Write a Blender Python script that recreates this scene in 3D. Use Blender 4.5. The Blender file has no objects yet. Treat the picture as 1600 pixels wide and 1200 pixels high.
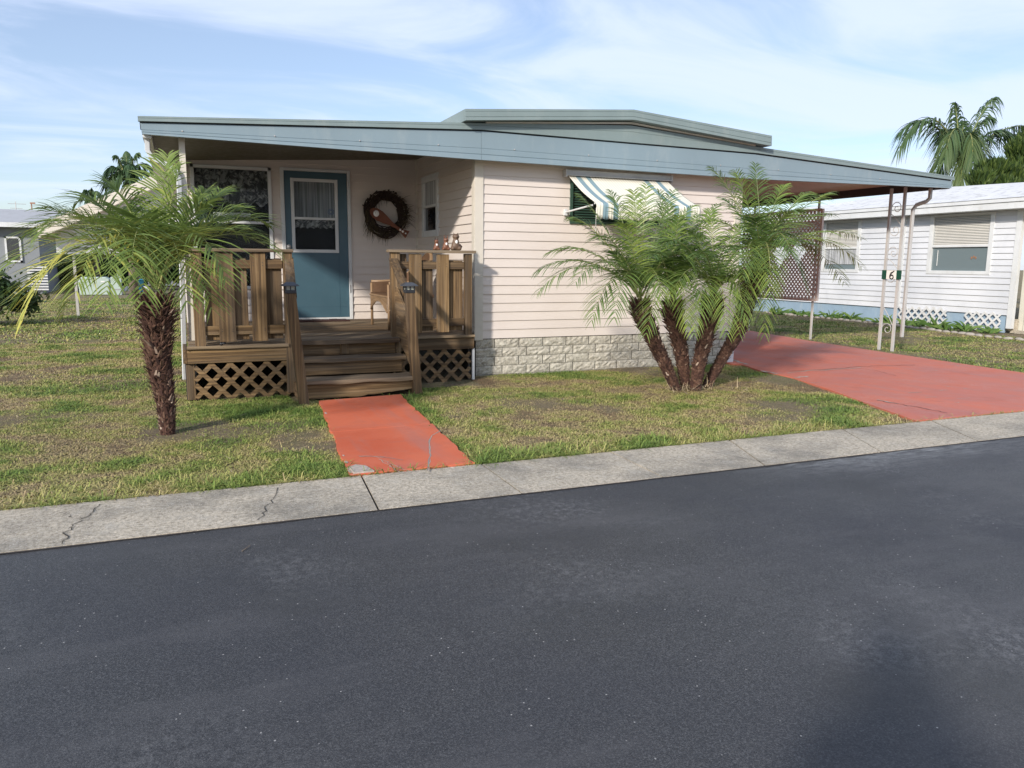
import bpy, bmesh, math, random
import numpy as np
from mathutils import Vector, Matrix, Quaternion, noise as mnoise
random.seed(7); rng = np.random.default_rng(7)
sc = bpy.context.scene
col = sc.collection
R = math.radians

# ------------------------------------------------------------------ camera
EYE = 1.4
FPX, YAW, PITCH, ROLL = 1217.74, 0.39817, 0.154265, 0.0088888
fw = Vector((math.sin(YAW)*math.cos(PITCH), math.cos(YAW)*math.cos(PITCH), -math.sin(PITCH)))
rt = Vector((math.cos(YAW), -math.sin(YAW), 0)); up = rt.cross(fw)
rt2 = rt*math.cos(ROLL) + up*math.sin(ROLL); up2 = -rt*math.sin(ROLL) + up*math.cos(ROLL)
cam = bpy.data.objects.new('camera', bpy.data.cameras.new('camera')); col.objects.link(cam)
cam.matrix_world = Matrix(((rt2.x, up2.x, -fw.x, 0), (rt2.y, up2.y, -fw.y, 0), (rt2.z, up2.z, -fw.z, EYE), (0, 0, 0, 1)))
cam.data.sensor_width = 36; cam.data.lens = FPX/1600*36
cam.data.clip_start = 0.05; cam.data.clip_end = 3000
sc.camera = cam
def ray(x, y): return fw*FPX + rt2*(x-800) - up2*(y-600)
def onZ(x, y, z=0.0):
    d = ray(x, y); t = (z-EYE)/d.z; return Vector((d.x*t, d.y*t, z))
def onY(x, y, Y):
    d = ray(x, y); t = Y/d.y; return Vector((d.x*t, Y, EYE+d.z*t))
def onX(x, y, X):
    d = ray(x, y); t = X/d.x; return Vector((X, d.y*t, EYE+d.z*t))

# ------------------------------------------------------------------ light
SUN = Vector((1.21, 1.03, -0.73)).normalized()
EL = math.asin(-SUN.z)
sun = bpy.data.objects.new('sun', bpy.data.lights.new('sun', 'SUN')); col.objects.link(sun)
sun.data.energy = 4.2; sun.data.angle = R(3.2); sun.data.color = (1.0, 0.93, 0.84)
sun.rotation_mode = 'QUATERNION'; sun.rotation_quaternion = SUN.to_track_quat('-Z', 'Y'); sun.location = (-10, -8, 12)
w = bpy.data.worlds.new('World'); sc.world = w; w.use_nodes = True
nt = w.node_tree; N = nt.nodes; L = nt.links; N.clear()
out = N.new('ShaderNodeOutputWorld'); bg = N.new('ShaderNodeBackground')
sky = N.new('ShaderNodeTexSky'); sky.sky_type = 'NISHITA'; sky.sun_disc = False
sky.sun_elevation = EL; sky.sun_rotation = math.atan2(-SUN.x, -SUN.y)
sky.air_density = 1.0; sky.dust_density = 0.6; sky.ozone_density = 1.6
bg.inputs[1].default_value = 0.13
tc = N.new('ShaderNodeTexCoord'); sep = N.new('ShaderNodeSeparateXYZ'); L.new(tc.outputs['Generated'], sep.inputs[0])
def M(op, a, b=None, c=None, clamp=False):
    n = N.new('ShaderNodeMath'); n.operation = op; n.use_clamp = clamp
    for i, v in enumerate((a, b, c)):
        if v is None: continue
        if isinstance(v, (int, float)): n.inputs[i].default_value = v
        else: L.new(v, n.inputs[i])
    return n.outputs[0]
zc = M('ADD', M('MAXIMUM', sep.outputs[2], 0.0), 0.10)
cmb = N.new('ShaderNodeCombineXYZ'); L.new(M('DIVIDE', sep.outputs[0], zc), cmb.inputs[0]); L.new(M('DIVIDE', sep.outputs[1], zc), cmb.inputs[1])
mp = N.new('ShaderNodeMapping'); mp.inputs['Rotation'].default_value = (0, 0, R(-28)); mp.inputs['Scale'].default_value = (0.62, 1.05, 1); L.new(cmb.outputs[0], mp.inputs[0])
n1 = N.new('ShaderNodeTexNoise'); n1.inputs['Scale'].default_value = 1.35; n1.inputs['Detail'].default_value = 8; n1.inputs['Roughness'].default_value = .55; n1.inputs['Distortion'].default_value = .9
L.new(mp.outputs[0], n1.inputs['Vector'])
n2 = N.new('ShaderNodeTexNoise'); n2.inputs['Scale'].default_value = .35; n2.inputs['Detail'].default_value = 3
L.new(cmb.outputs[0], n2.inputs['Vector'])
cov = M('MULTIPLY_ADD', n1.outputs['Fac'], 3.1, -1.15)
cov = M('ADD', cov, M('MULTIPLY_ADD', n2.outputs['Fac'], 1.6, -0.70))
# veil thickest to the right of the view and toward the horizon
cov = M('ADD', cov, M('MULTIPLY', M('ADD', M('MULTIPLY', sep.outputs[0], 0.9), M('MULTIPLY', sep.outputs[1], -.35)), 0.55), clamp=True)
mr = N.new('ShaderNodeMapRange'); mr.interpolation_type = 'SMOOTHSTEP'; L.new(cov, mr.inputs[0]); mr.inputs[3].default_value = 0.26; mr.inputs[4].default_value = .84
mix = N.new('ShaderNodeMix'); mix.data_type = 'RGBA'; L.new(mr.outputs[0], mix.inputs[0]); L.new(sky.outputs[0], mix.inputs[6]); mix.inputs[7].default_value = (6.1, 6.55, 7.6, 1)
gm = N.new('ShaderNodeMix'); gm.data_type = 'RGBA'; gm.blend_type = 'MULTIPLY'; gm.inputs[0].default_value = 1; gm.inputs[7].default_value = (0.93, 0.975, 1.06, 1); L.new(mix.outputs[2], gm.inputs[6])
L.new(gm.outputs[2], bg.inputs[0]); L.new(bg.outputs[0], out.inputs[0])
sc.view_settings.view_transform = 'Standard'; sc.view_settings.look = 'None'; sc.view_settings.exposure = 0.22; sc.view_settings.gamma = 1
sc.cycles.max_bounces = 8; sc.cycles.transparent_max_bounces = 12

# ------------------------------------------------------------------ materials
MATS = {}
def lin(c): return tuple(((v/255)/12.92 if v/255 <= .04045 else ((v/255+.055)/1.055)**2.4) for v in c)
class G:
    """tiny node-graph helper"""
    def __init__(s, name):
        s.m = bpy.data.materials.new(name); s.m.use_nodes = True; s.N = s.m.node_tree.nodes; s.L = s.m.node_tree.links
        s.b = s.N['Principled BSDF']; s.b.inputs['Roughness'].default_value = .7
        s.tc = s.N.new('ShaderNodeTexCoord'); s.geo = s.N.new('ShaderNodeNewGeometry'); s.oi = s.N.new('ShaderNodeObjectInfo')
    def setin(s, sock, v):
        if v is None: return
        if hasattr(v, 'is_linked') or hasattr(v, 'links'): s.L.new(v, sock)
        elif isinstance(v, (tuple, list)) and len(v) == 3 and sock.type == 'RGBA': sock.default_value = (*v, 1)
        else: sock.default_value = v
    def vec(s, scale=(1, 1, 1), world=False, rnd=0.0):
        src = s.geo.outputs['Position'] if world else s.tc.outputs['Object']
        m = s.N.new('ShaderNodeMapping'); m.inputs['Scale'].default_value = scale; s.L.new(src, m.inputs[0])
        if rnd:
            a = s.N.new('ShaderNodeVectorMath'); a.operation = 'SCALE'; a.inputs[0].default_value = (rnd, rnd*1.7, rnd*.6); s.L.new(s.oi.outputs['Random'], a.inputs['Scale'])
            s.L.new(a.outputs[0], m.inputs['Location'])
        return m.outputs[0]
    def noise(s, v, scale, detail=5, rough=.55, dist=0.0):
        n = s.N.new('ShaderNodeTexNoise'); s.L.new(v, n.inputs['Vector']); n.inputs['Scale'].default_value = scale; n.inputs['Detail'].default_value = detail
        n.inputs['Roughness'].default_value = rough; n.inputs['Distortion'].default_value = dist; return n.outputs['Fac']
    def vor(s, v, scale, feat='F1', rnd=1.0):
        n = s.N.new('ShaderNodeTexVoronoi'); n.feature = feat; s.L.new(v, n.inputs['Vector']); n.inputs['Scale'].default_value = scale; n.inputs['Randomness'].default_value = rnd; return n
    def rr(s, v, a, b, c=0.0, d=1.0):
        n = s.N.new('ShaderNodeMapRange'); s.L.new(v, n.inputs[0]); n.inputs[1].default_value = a; n.inputs[2].default_value = b; n.inputs[3].default_value = c; n.inputs[4].default_value = d; return n.outputs[0]
    def math(s, op, a, b=0.0, clamp=False):
        n = s.N.new('ShaderNodeMath'); n.operation = op; n.use_clamp = clamp; s.setin(n.inputs[0], a); s.setin(n.inputs[1], b); return n.outputs[0]
    def mix(s, f, a, b, blend='MIX'):
        n = s.N.new('ShaderNodeMix'); n.data_type = 'RGBA'; n.blend_type = blend; s.setin(n.inputs[0], f); s.setin(n.inputs[6], a); s.setin(n.inputs[7], b); return n.outputs[2]
    def ramp(s, f, stops):
        n = s.N.new('ShaderNodeValToRGB'); s.L.new(f, n.inputs[0]); e = n.color_ramp.elements
        while len(e) < len(stops): e.new(.5)
        for i, (p, c) in enumerate(stops): e[i].position = p; e[i].color = (*c, 1)
        return n.outputs[0]
    def bump(s, h, strength=.3, dist=.01):
        n = s.N.new('ShaderNodeBump'); s.L.new(h, n.inputs['Height']); n.inputs['Strength'].default_value = strength; n.inputs['Distance'].default_value = dist; s.L.new(n.outputs[0], s.b.inputs['Normal'])
    def col(s, c): s.setin(s.b.inputs['Base Color'], c)
    def rough(s, r): s.setin(s.b.inputs['Roughness'], r)

def paint(name, c, var=.12, rough=.5, dirt=None, metal=0.0, sc_=3.0, bump=.08):
    g = G(name); v = g.vec(world=True)
    n = g.noise(v, sc_, 6, .6); c1 = tuple(x*(1-var) for x in c); c2 = tuple(min(1, x*(1+var*.6)) for x in c)
    k = g.mix(g.rr(n, .3, .7), c1, c2)
    if dirt:
        d = g.noise(g.vec((1, 1, .35), world=True), 5.5, 8, .65); k = g.mix(g.rr(d, .52, .75, 0, dirt[1]), k, dirt[0])
    g.col(k); g.rough(g.rr(g.noise(v, 14, 3), .3, .7, max(0, rough-.1), min(1, rough+.12))); g.b.inputs['Metallic'].default_value = metal
    if bump: g.bump(g.noise(v, 35, 4), bump, .004)
    MATS[name] = g.m; return g.m
def wood(name, axis, c_dark, c_mid, c_lite, grey=.35):
    g = G(name); st = {'x': (1.3, 38, 38), 'y': (38, 1.3, 38), 'z': (38, 38, 1.3)}[axis]
    v = g.vec(st, rnd=37.0); v2 = g.vec(tuple(x/6 for x in st), rnd=37.0)
    n = g.noise(v, 1.0, 8, .62, .6); m = g.noise(v2, 1.2, 4, .5, 1.4)
    k = g.ramp(n, [(.28, c_dark), (.5, c_mid), (.75, c_lite)])
    wv = g.N.new('ShaderNodeTexWave'); wv.wave_type = 'BANDS'; wv.bands_direction = {'x': 'Z', 'y': 'X', 'z': 'X'}[axis]
    g.L.new(g.vec(tuple(x/7 for x in st), rnd=19.0), wv.inputs['Vector']); wv.inputs['Scale'].default_value = 1.6; wv.inputs['Distortion'].default_value = 6; wv.inputs['Detail'].default_value = 3; wv.inputs['Detail Scale'].default_value = .6
    k = g.mix(g.rr(wv.outputs['Fac'], .35, .95, 0, .35), k, c_dark)
    k = g.mix(g.rr(m, .45, .72, 0, grey), k, (.23, .19, .145))
    # per-board tone
    k = g.mix(1.0, k, g.ramp(g.oi.outputs['Random'], [(0, (.62, .60, .57)), (.5, (.95, .92, .88)), (1, (1.22, 1.2, 1.12))]), 'MULTIPLY')
    kn = g.vor(g.vec(tuple(x/7 for x in st), rnd=51.0), 1.15); k = g.mix(g.rr(kn.outputs['Distance'], .05, .16, .8, 0), k, (.05, .028, .015))
    g.col(k); g.rough(.82); g.bump(n, .5, .004); MATS[name] = g.m; return g.m
WD, WM, WL = (.036, .019, .008), (.150, .092, .041), (.34, .225, .112)
wood_x = wood('weathered_wood_along_x', 'x', WD, WM, WL); wood_y = wood('weathered_wood_along_y', 'y', WD, WM, WL); wood_z = wood('weathered_wood_upright', 'z', WD, WM, WL)
wood_tread = wood('grey_tread_wood', 'x', (.07, .048, .029), (.18, .130, .080), (.32, .25, .17), .45)

g = G('vinyl_siding'); v = g.vec(world=True)
k = g.mix(g.rr(g.noise(v, 1.1, 4), .35, .65), (.60, .53, .475), (.65, .58, .525))
k = g.mix(g.rr(g.noise(g.vec((1, 1, 6), world=True), 1.6, 3), .4, .7, 0, .35), k, (.68, .61, .55))
k = g.mix(g.rr(g.noise(v, 7, 8, .7), .6, .8, 0, .25), k, (.50, .43, .36)); g.col(k); g.rough(.48); g.bump(g.noise(g.vec((3, 3, 60), world=True), 6, 4), .06, .003); siding = g.m
g = G('white_siding'); v = g.vec(world=True)
k = g.mix(g.rr(g.noise(v, .9, 5), .35, .65), (.53, .545, .57), (.63, .64, .66))
k = g.mix(g.rr(g.noise(g.vec((1, 1, .5), world=True), 3.0, 8, .7), .55, .8, 0, .5), k, (.40, .42, .45)); g.col(k); g.rough(.5); white_siding = g.m
trim_blue = paint('blue_grey_trim', lin((126, 143, 151)), .06, .42, ((.33, .37, .37), .35), sc_=1.6)
trim_green = paint('weathered_roof_trim', lin((122, 136, 135)), .08, .5, ((.30, .33, .31), .4), sc_=2.2)
groove = paint('dark_joint', (.03, .035, .04), .1, .8)
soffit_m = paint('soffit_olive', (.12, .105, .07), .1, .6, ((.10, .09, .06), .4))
ceil_pink = paint('carport_ceiling', (.62, .47, .42), .08, .55, ((.3, .2, .17), .4))
white_p = paint('white_paint', (.62, .63, .63), .08, .45, ((.42, .40, .35), .4))
cream_p = paint('cream_paint', (.60, .55, .47), .08, .5, ((.40, .36, .3), .4))
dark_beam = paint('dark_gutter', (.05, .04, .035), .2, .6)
metal_grey = paint('grey_galvanised', (.42, .41, .40), .15, .45, ((.22, .2, .18), .3), metal=.3)
iron_w = paint('painted_iron', (.47, .46, .44), .12, .45, ((.25, .2, .16), .5))
door_m = paint('teal_door_paint', (.052, .108, .140), .08, .4, None, sc_=2)
black_m = paint('black_plastic', (.02, .021, .024), .15, .4)
green_m = paint('dark_green_shutter', (.035, .075, .055), .12, .4)
brown_rust = paint('rust_brown', (.17, .055, .026), .25, .7)
grey_roof = paint('chalky_white_roof', (.68, .68, .67), .1, .7, ((.20, .19, .18), .9), sc_=1.2)
blue_skirt = paint('blue_skirting', (.27, .37, .47), .1, .6, ((.45, .52, .55), .5))
lattice_m = paint('mauve_lattice', (.66, .57, .52), .15, .7)
lattice_w = paint('white_lattice', (.62, .62, .61), .1, .6, ((.45, .45, .42), .4))
screen_m = paint('pale_screen_panel', (.60, .58, .50), .1, .6, ((.4, .4, .32), .4))
util_m = paint('pale_green_enclosure', (.42, .50, .44), .06, .5)
turq = paint('turquoise_plastic', (.03, .22, .32), .1, .4)
curtain_m = paint('lace_white', (.62, .62, .6), .2, .9)
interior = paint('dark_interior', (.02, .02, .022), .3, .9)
mat_m = paint('doormat_rubber', (.05, .018, .014), .2, .95)
wall_far = paint('far_wall_grey', (.22, .235, .25), .08, .7)

def glassy(name, tint, rough=.05):
    g = G(name); g.col(tint); g.b.inputs['Roughness'].default_value = rough; g.b.inputs['Specular IOR Level'].default_value = .9
    g.bump(g.noise(g.vec(world=True), 1.4, 2), .03, .02); return g.m
glass_dark = glassy('window_glass', (.012, .014, .018))
glass_blue = glassy('window_glass_bluish', (.15, .19, .20), .1)
g = G('clear_pane'); g.b.inputs['Transmission Weight'].default_value = 1; g.b.inputs['IOR'].default_value = 1.12; g.b.inputs['Roughness'].default_value = 0; g.col((.8, .84, .85)); clear_glass = g.m
# lace curtain: a solid off-white fabric with holes cut in by a flower pattern
g = G('lace_curtain'); v = g.vec((1, 1, 1), world=True)
a = g.noise(v, 11, 4, .6, 1.6); b_ = g.vor(v, 17)
h = g.math('ADD', g.rr(a, .43, .55), g.rr(b_.outputs['Distance'], .25, .5, .0, -.5))
g.col(g.mix(g.math('MAXIMUM', h, 0), (.09, .09, .092), (.52, .51, .49))); g.rough(.95); lace = g.m
g = G('sheer_curtain'); wv = g.noise(g.vec((40, 40, .6), world=True), 1.0, 3)
g.col(g.ramp(wv, [(.35, (.16, .165, .17)), (.65, (.55, .56, .57))])); g.rough(.95); sheer = g.m

g = G('faux_stone'); v = g.vec(world=True)
n = g.noise(v, 26, 7, .65, .4); k = g.ramp(n, [(.3, (.25, .225, .18)), (.55, (.48, .445, .375)), (.75, (.66, .62, .53))])
k = g.mix(g.rr(g.noise(v, 3, 4), .45, .7, 0, .35), k, (.46, .44, .37)); g.col(k); g.rough(.85); g.bump(n, .9, .02); stone = g.m
mortar = paint('dark_mortar', (.07, .065, .055), .2, .95)

g = G('concrete'); v = g.vec(world=True)
k = g.ramp(g.noise(v, 38, 8, .85), [(.34, (.13, .108, .078)), (.46, (.38, .33, .255)), (.56, (.55, .485, .38)), (.68, (.76, .68, .55))])
k = g.mix(g.rr(g.noise(v, 1.3, 8, .7), .44, .62, 0, .65), k, (.15, .14, .12))
k = g.mix(g.rr(g.noise(v, 5.5, 8, .75), .52, .70, 0, .45), k, (.50, .47, .41))
sp = g.vor(v, 70); k = g.mix(g.rr(sp.outputs['Distance'], .14, .26, .65, 0), k, (.66, .63, .57))
g.col(k); g.rough(.9); g.bump(g.noise(v, 60, 6, .8), .8, .01); concrete = g.m
crack_m = paint('crack_dark', (.035, .032, .028), .3, 1)
crack_grey = paint('crack_grey', (.24, .23, .21), .3, 1, sc_=40)
chip_w = paint('chipped_pale_edge', (.42, .36, .31), .3, 1, sc_=40)

def redpaint(name, c1, c2, c3, wear=.45):
    g = G(name); v = g.vec(world=True); n = g.noise(v, 1.3, 7, .6)
    k = g.mix(g.rr(n, .35, .65), c1, c2); k = g.mix(g.rr(g.noise(v, 6, 8, .7), .5, .75, 0, .5), k, c3)
    k = g.mix(g.rr(g.noise(v, 90, 4, .7), .62, .75, 0, .35), k, (.32, .20, .17))
    st = g.noise(g.vec((.5, 2.2, 1), world=True), 1.5, 6, .6); k = g.mix(g.rr(st, .55, .8, 0, .45), k, (.34, .15, .13))
    tw_ = g.noise(g.vec((3.2, .35, 1), world=True), 1.6, 6, .6); k = g.mix(g.rr(tw_, .50, .70, 0, .45), k, (.36, .17, .145)); wn = g.math('MULTIPLY', g.rr(g.noise(v, 1.1, 4), .48, .66), g.rr(g.noise(v, 30, 6, .8), .5, .66)); k = g.mix(g.math('MULTIPLY', wn, wear), k, (.50, .36, .31))
    dk = g.noise(v, 2.6, 6, .6); k = g.mix(g.rr(dk, .56, .8, 0, .4), k, (.24, .06, .045))
    g.col(k); g.rough(g.rr(n, .3, .7, .5, .75)); g.bump(g.noise(v, 60, 5), .25, .004); return g.m
red_walk = redpaint('red_painted_concrete', (.53, .110, .050), (.61, .150, .070), (.52, .15, .085), .4)
red_drive = redpaint('faded_red_painted_concrete', (.44, .130, .090), (.56, .150, .085), (.48, .21, .165))

g = G('asphalt'); v = g.vec(world=True)
k = g.ramp(g.noise(v, 160, 4, .8), [(.3, (.015, .015, .016)), (.5, (.050, .0505, .052)), (.68, (.155, .156, .157))])
big = g.noise(v, .55, 6, .6); k = g.mix(g.rr(big, .4, .66, 0, .55), k, (.036, .039, .049))
worn = g.math('MULTIPLY', g.rr(g.noise(v, .8, 4, .55), .50, .72), g.rr(g.noise(v, 22, 6, .8), .47, .66)); k = g.mix(g.math('MULTIPLY', worn, .7), k, (.24, .24, .24))
fine = g.rr(g.noise(v, 55, 6, .9), .56, .72, 0, .45); k = g.mix(fine, k, (.17, .17, .18)); st_ = g.noise(g.vec((.45, 1.4, 1), world=True), 1.1, 7, .7); k = g.mix(g.rr(st_, .50, .66, 0, .55), k, (.095, .094, .097)); k = g.mix(g.rr(g.noise(v, .9, 5, .6), .52, .66, 0, .5), k, (.040, .041, .041))
vo = g.vor(v, 26); sel = g.math('MULTIPLY', g.rr(vo.outputs['Distance'], .055, .10, 1, 0), g.math('GREATER_THAN', g.noise(v, 3, 3, .5), .46))
rs = g.N.new('ShaderNodeSeparateColor'); g.L.new(vo.outputs['Color'], rs.inputs[0]); sel = g.math('MULTIPLY', sel, g.math('GREATER_THAN', rs.outputs[0], .60))
k = g.mix(sel, k, (.42, .41, .39))
# pale drift along the kerb by the driveway
xyz = g.N.new('ShaderNodeSeparateXYZ'); g.L.new(g.geo.outputs['Position'], xyz.inputs[0])
edge = g.math('MULTIPLY', g.rr(xyz.outputs[1], 3.85, 4.24, 0, 1), g.math('MULTIPLY', g.rr(xyz.outputs[0], 3.3, 4.3), g.rr(xyz.outputs[0], 5.6, 6.6, 1, 0)))
k = g.mix(g.math('MULTIPLY', edge, g.rr(g.noise(g.vec((1, 5, 1), world=True), 5, 6, .7), .42, .68, 0, .75)), k, (.36, .37, .37))
g.col(k); g.rough(g.rr(big, .4, .7, .50, .68)); g.b.inputs['Specular IOR Level'].default_value = .38; g.bump(g.noise(v, 220, 3, .8), .8, .005); asphalt = g.m

g = G('lawn_soil'); v = g.vec(world=True)
n = g.math('ADD', g.math('MULTIPLY', g.noise(v, .8, 5, .6), .55), g.math('MULTIPLY', g.noise(v, 5, 6, .7), .45))
k = g.ramp(n, [(.36, (.24, .175, .115)), (.46, (.29, .23, .135)), (.54, (.24, .21, .10)), (.64, (.17, .18, .065))])
k = g.mix(g.rr(g.noise(v, 45, 7, .85), .44, .60, 0, .75), k, (.085, .062, .040)); k = g.mix(g.rr(g.noise(v, 26, 8, .85), .54, .68, 0, .75), k, (.30, .245, .145)); g.col(k); g.rough(1); g.bump(g.noise(v, 55, 7, .85), 1, .04); lawn_m = g.m
g = G('grass_blade'); at = g.N.new('ShaderNodeAttribute'); at.attribute_name = 'rnd'
k = g.ramp(at.outputs['Fac'], [(.0, (.24, .165, .10)), (.2, (.42, .32, .17)), (.4, (.43, .37, .15)), (.55, (.33, .33, .10)), (.75, (.21, .27, .062)), (1, (.125, .20, .042))])
g.col(k); g.rough(.65); g.b.inputs['Specular IOR Level'].default_value = .25; grass_m = g.m
straw_m = paint('dry_straw', (.42, .33, .21), .3, .9)

def leafmat(name, c1, c2, c3, rough=.42, trans=.25):
    g = G(name); at = g.N.new('ShaderNodeAttribute'); at.attribute_name = 'rnd'
    k = g.ramp(at.outputs['Fac'], [(0, c1), (.5, c2), (1, c3)]); g.col(k); g.rough(rough); g.b.inputs['Specular IOR Level'].default_value = .3
    t = g.N.new('ShaderNodeBsdfTranslucent'); g.L.new(k, t.inputs[0]); mx = g.N.new('ShaderNodeMixShader'); mx.inputs[0].default_value = trans
    o = g.N['Material Output']; g.L.new(g.b.outputs[0], mx.inputs[1]); g.L.new(t.outputs[0], mx.inputs[2]); g.L.new(mx.outputs[0], o.inputs[0]); return g.m
palm_leaf = leafmat('palm_leaflet', (.080, .130, .032), (.180, .250, .060), (.56, .52, .12), .42, .3)
palm_leaf2 = leafmat('palm_leaflet_clump', (.060, .110, .032), (.118, .190, .050), (.30, .37, .070), .42, .28)
queen_leaf = leafmat('queen_palm_leaflet', (.045, .085, .035), (.065, .115, .045), (.12, .16, .06), .4)
bush_leaf = leafmat('shrub_leaf', (.016, .035, .014), (.030, .060, .020), (.060, .100, .032))
conif_leaf = leafmat('conifer_needle', (.020, .040, .010), (.045, .080, .016), (.10, .14, .03), .6)
plant_leaf = leafmat('border_plant_leaf', (.06, .12, .03), (.10, .19, .05), (.17, .25, .07))
stem_leaf = leafmat('palm_stalk', (.14, .17, .06), (.22, .25, .09), (.34, .33, .13), .5, .05)
g = G('palm_trunk'); v = g.vec(world=True); n = g.noise(g.vec((1, 1, 2), world=True), 22, 7, .7)
g.col(g.ramp(n, [(.3, (.020, .009, .006)), (.5, (.075, .034, .021)), (.72, (.19, .105, .065))])); g.rough(.95); g.bump(n, 1, .03); trunk_m = g.m
g = G('palm_boot'); at = g.N.new('ShaderNodeAttribute'); at.attribute_name = 'rnd'
g.col(g.ramp(at.outputs['Fac'], [(0, (.020, .008, .006)), (.5, (.070, .030, .020)), (.82, (.15, .085, .055)), (1, (.42, .33, .26))])); g.rough(.9); boot_m = g.m
bark_m = paint('bark_grey', (.20, .16, .12), .3, .95, sc_=12)
g = G('wicker'); v = g.vec(world=True); wv = g.N.new('ShaderNodeTexWave'); g.L.new(v, wv.inputs['Vector']); wv.inputs['Scale'].default_value = 28; wv.bands_direction = 'Z'; wv.inputs['Distortion'].default_value = 2
ck = g.vor(v, 60); k = g.mix(wv.outputs['Fac'], (.07, .035, .018), (.20, .11, .055)); k = g.mix(g.rr(ck.outputs['Distance'], .1, .5, .5, 0), k, (.07, .03, .015)); g.col(k); g.rough(.6); g.bump(wv.outputs['Fac'], .8, .006); wicker = g.m
rattan = paint('rattan_pole', (.28, .18, .10), .2, .5)
twig_m = paint('dark_twig', (.028, .014, .010), .4, .9, sc_=20)
twig_l = paint('greenish_twig', (.075, .055, .025), .3, .9, sc_=20)
white_c = paint('white_ceramic', (.78, .76, .72), .05, .35)
clay_d = paint('dark_brown_clay', (.055, .028, .018), .2, .5); clay_r = paint('reddish_clay', (.15, .060, .030), .2, .55); clay_g = paint('taupe_clay', (.13, .080, .05), .2, .55)
lens_m = glassy('lamp_lens', (.32, .33, .27), .15)
# awning: cream cloth with pairs of blue stripes running down the slope (stripes follow X)
g = G('striped_awning_cloth'); xyz = g.N.new('ShaderNodeSeparateXYZ'); g.L.new(g.geo.outputs['Position'], xyz.inputs[0]); X = xyz.outputs[0]
def band(a, b): return g.math('MULTIPLY', g.math('GREATER_THAN', X, a), g.math('LESS_THAN', X, b))
st = band(4.625, 4.695)
for a, b in ((4.765, 4.835), (5.62, 5.69), (5.80, 5.87)): st = g.math('MAXIMUM', st, band(a, b))
fl = g.N.new('ShaderNodeTexWave'); fl.bands_direction = 'X'; g.L.new(g.geo.outputs['Position'], fl.inputs[0]); fl.inputs['Scale'].default_value = 8
k = g.mix(g.rr(fl.outputs['Fac'], .2, .8), (.68, .65, .54), (.77, .74, .64)); k = g.mix(g.rr(g.noise(g.vec(world=True), 4, 6, .7), .5, .75, 0, .3), k, (.5, .48, .38))
g.col(g.mix(st, k, (.20, .30, .34))); g.rough(.8); g.bump(fl.outputs['Fac'], .4, .01); awning_m = g.m

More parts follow.
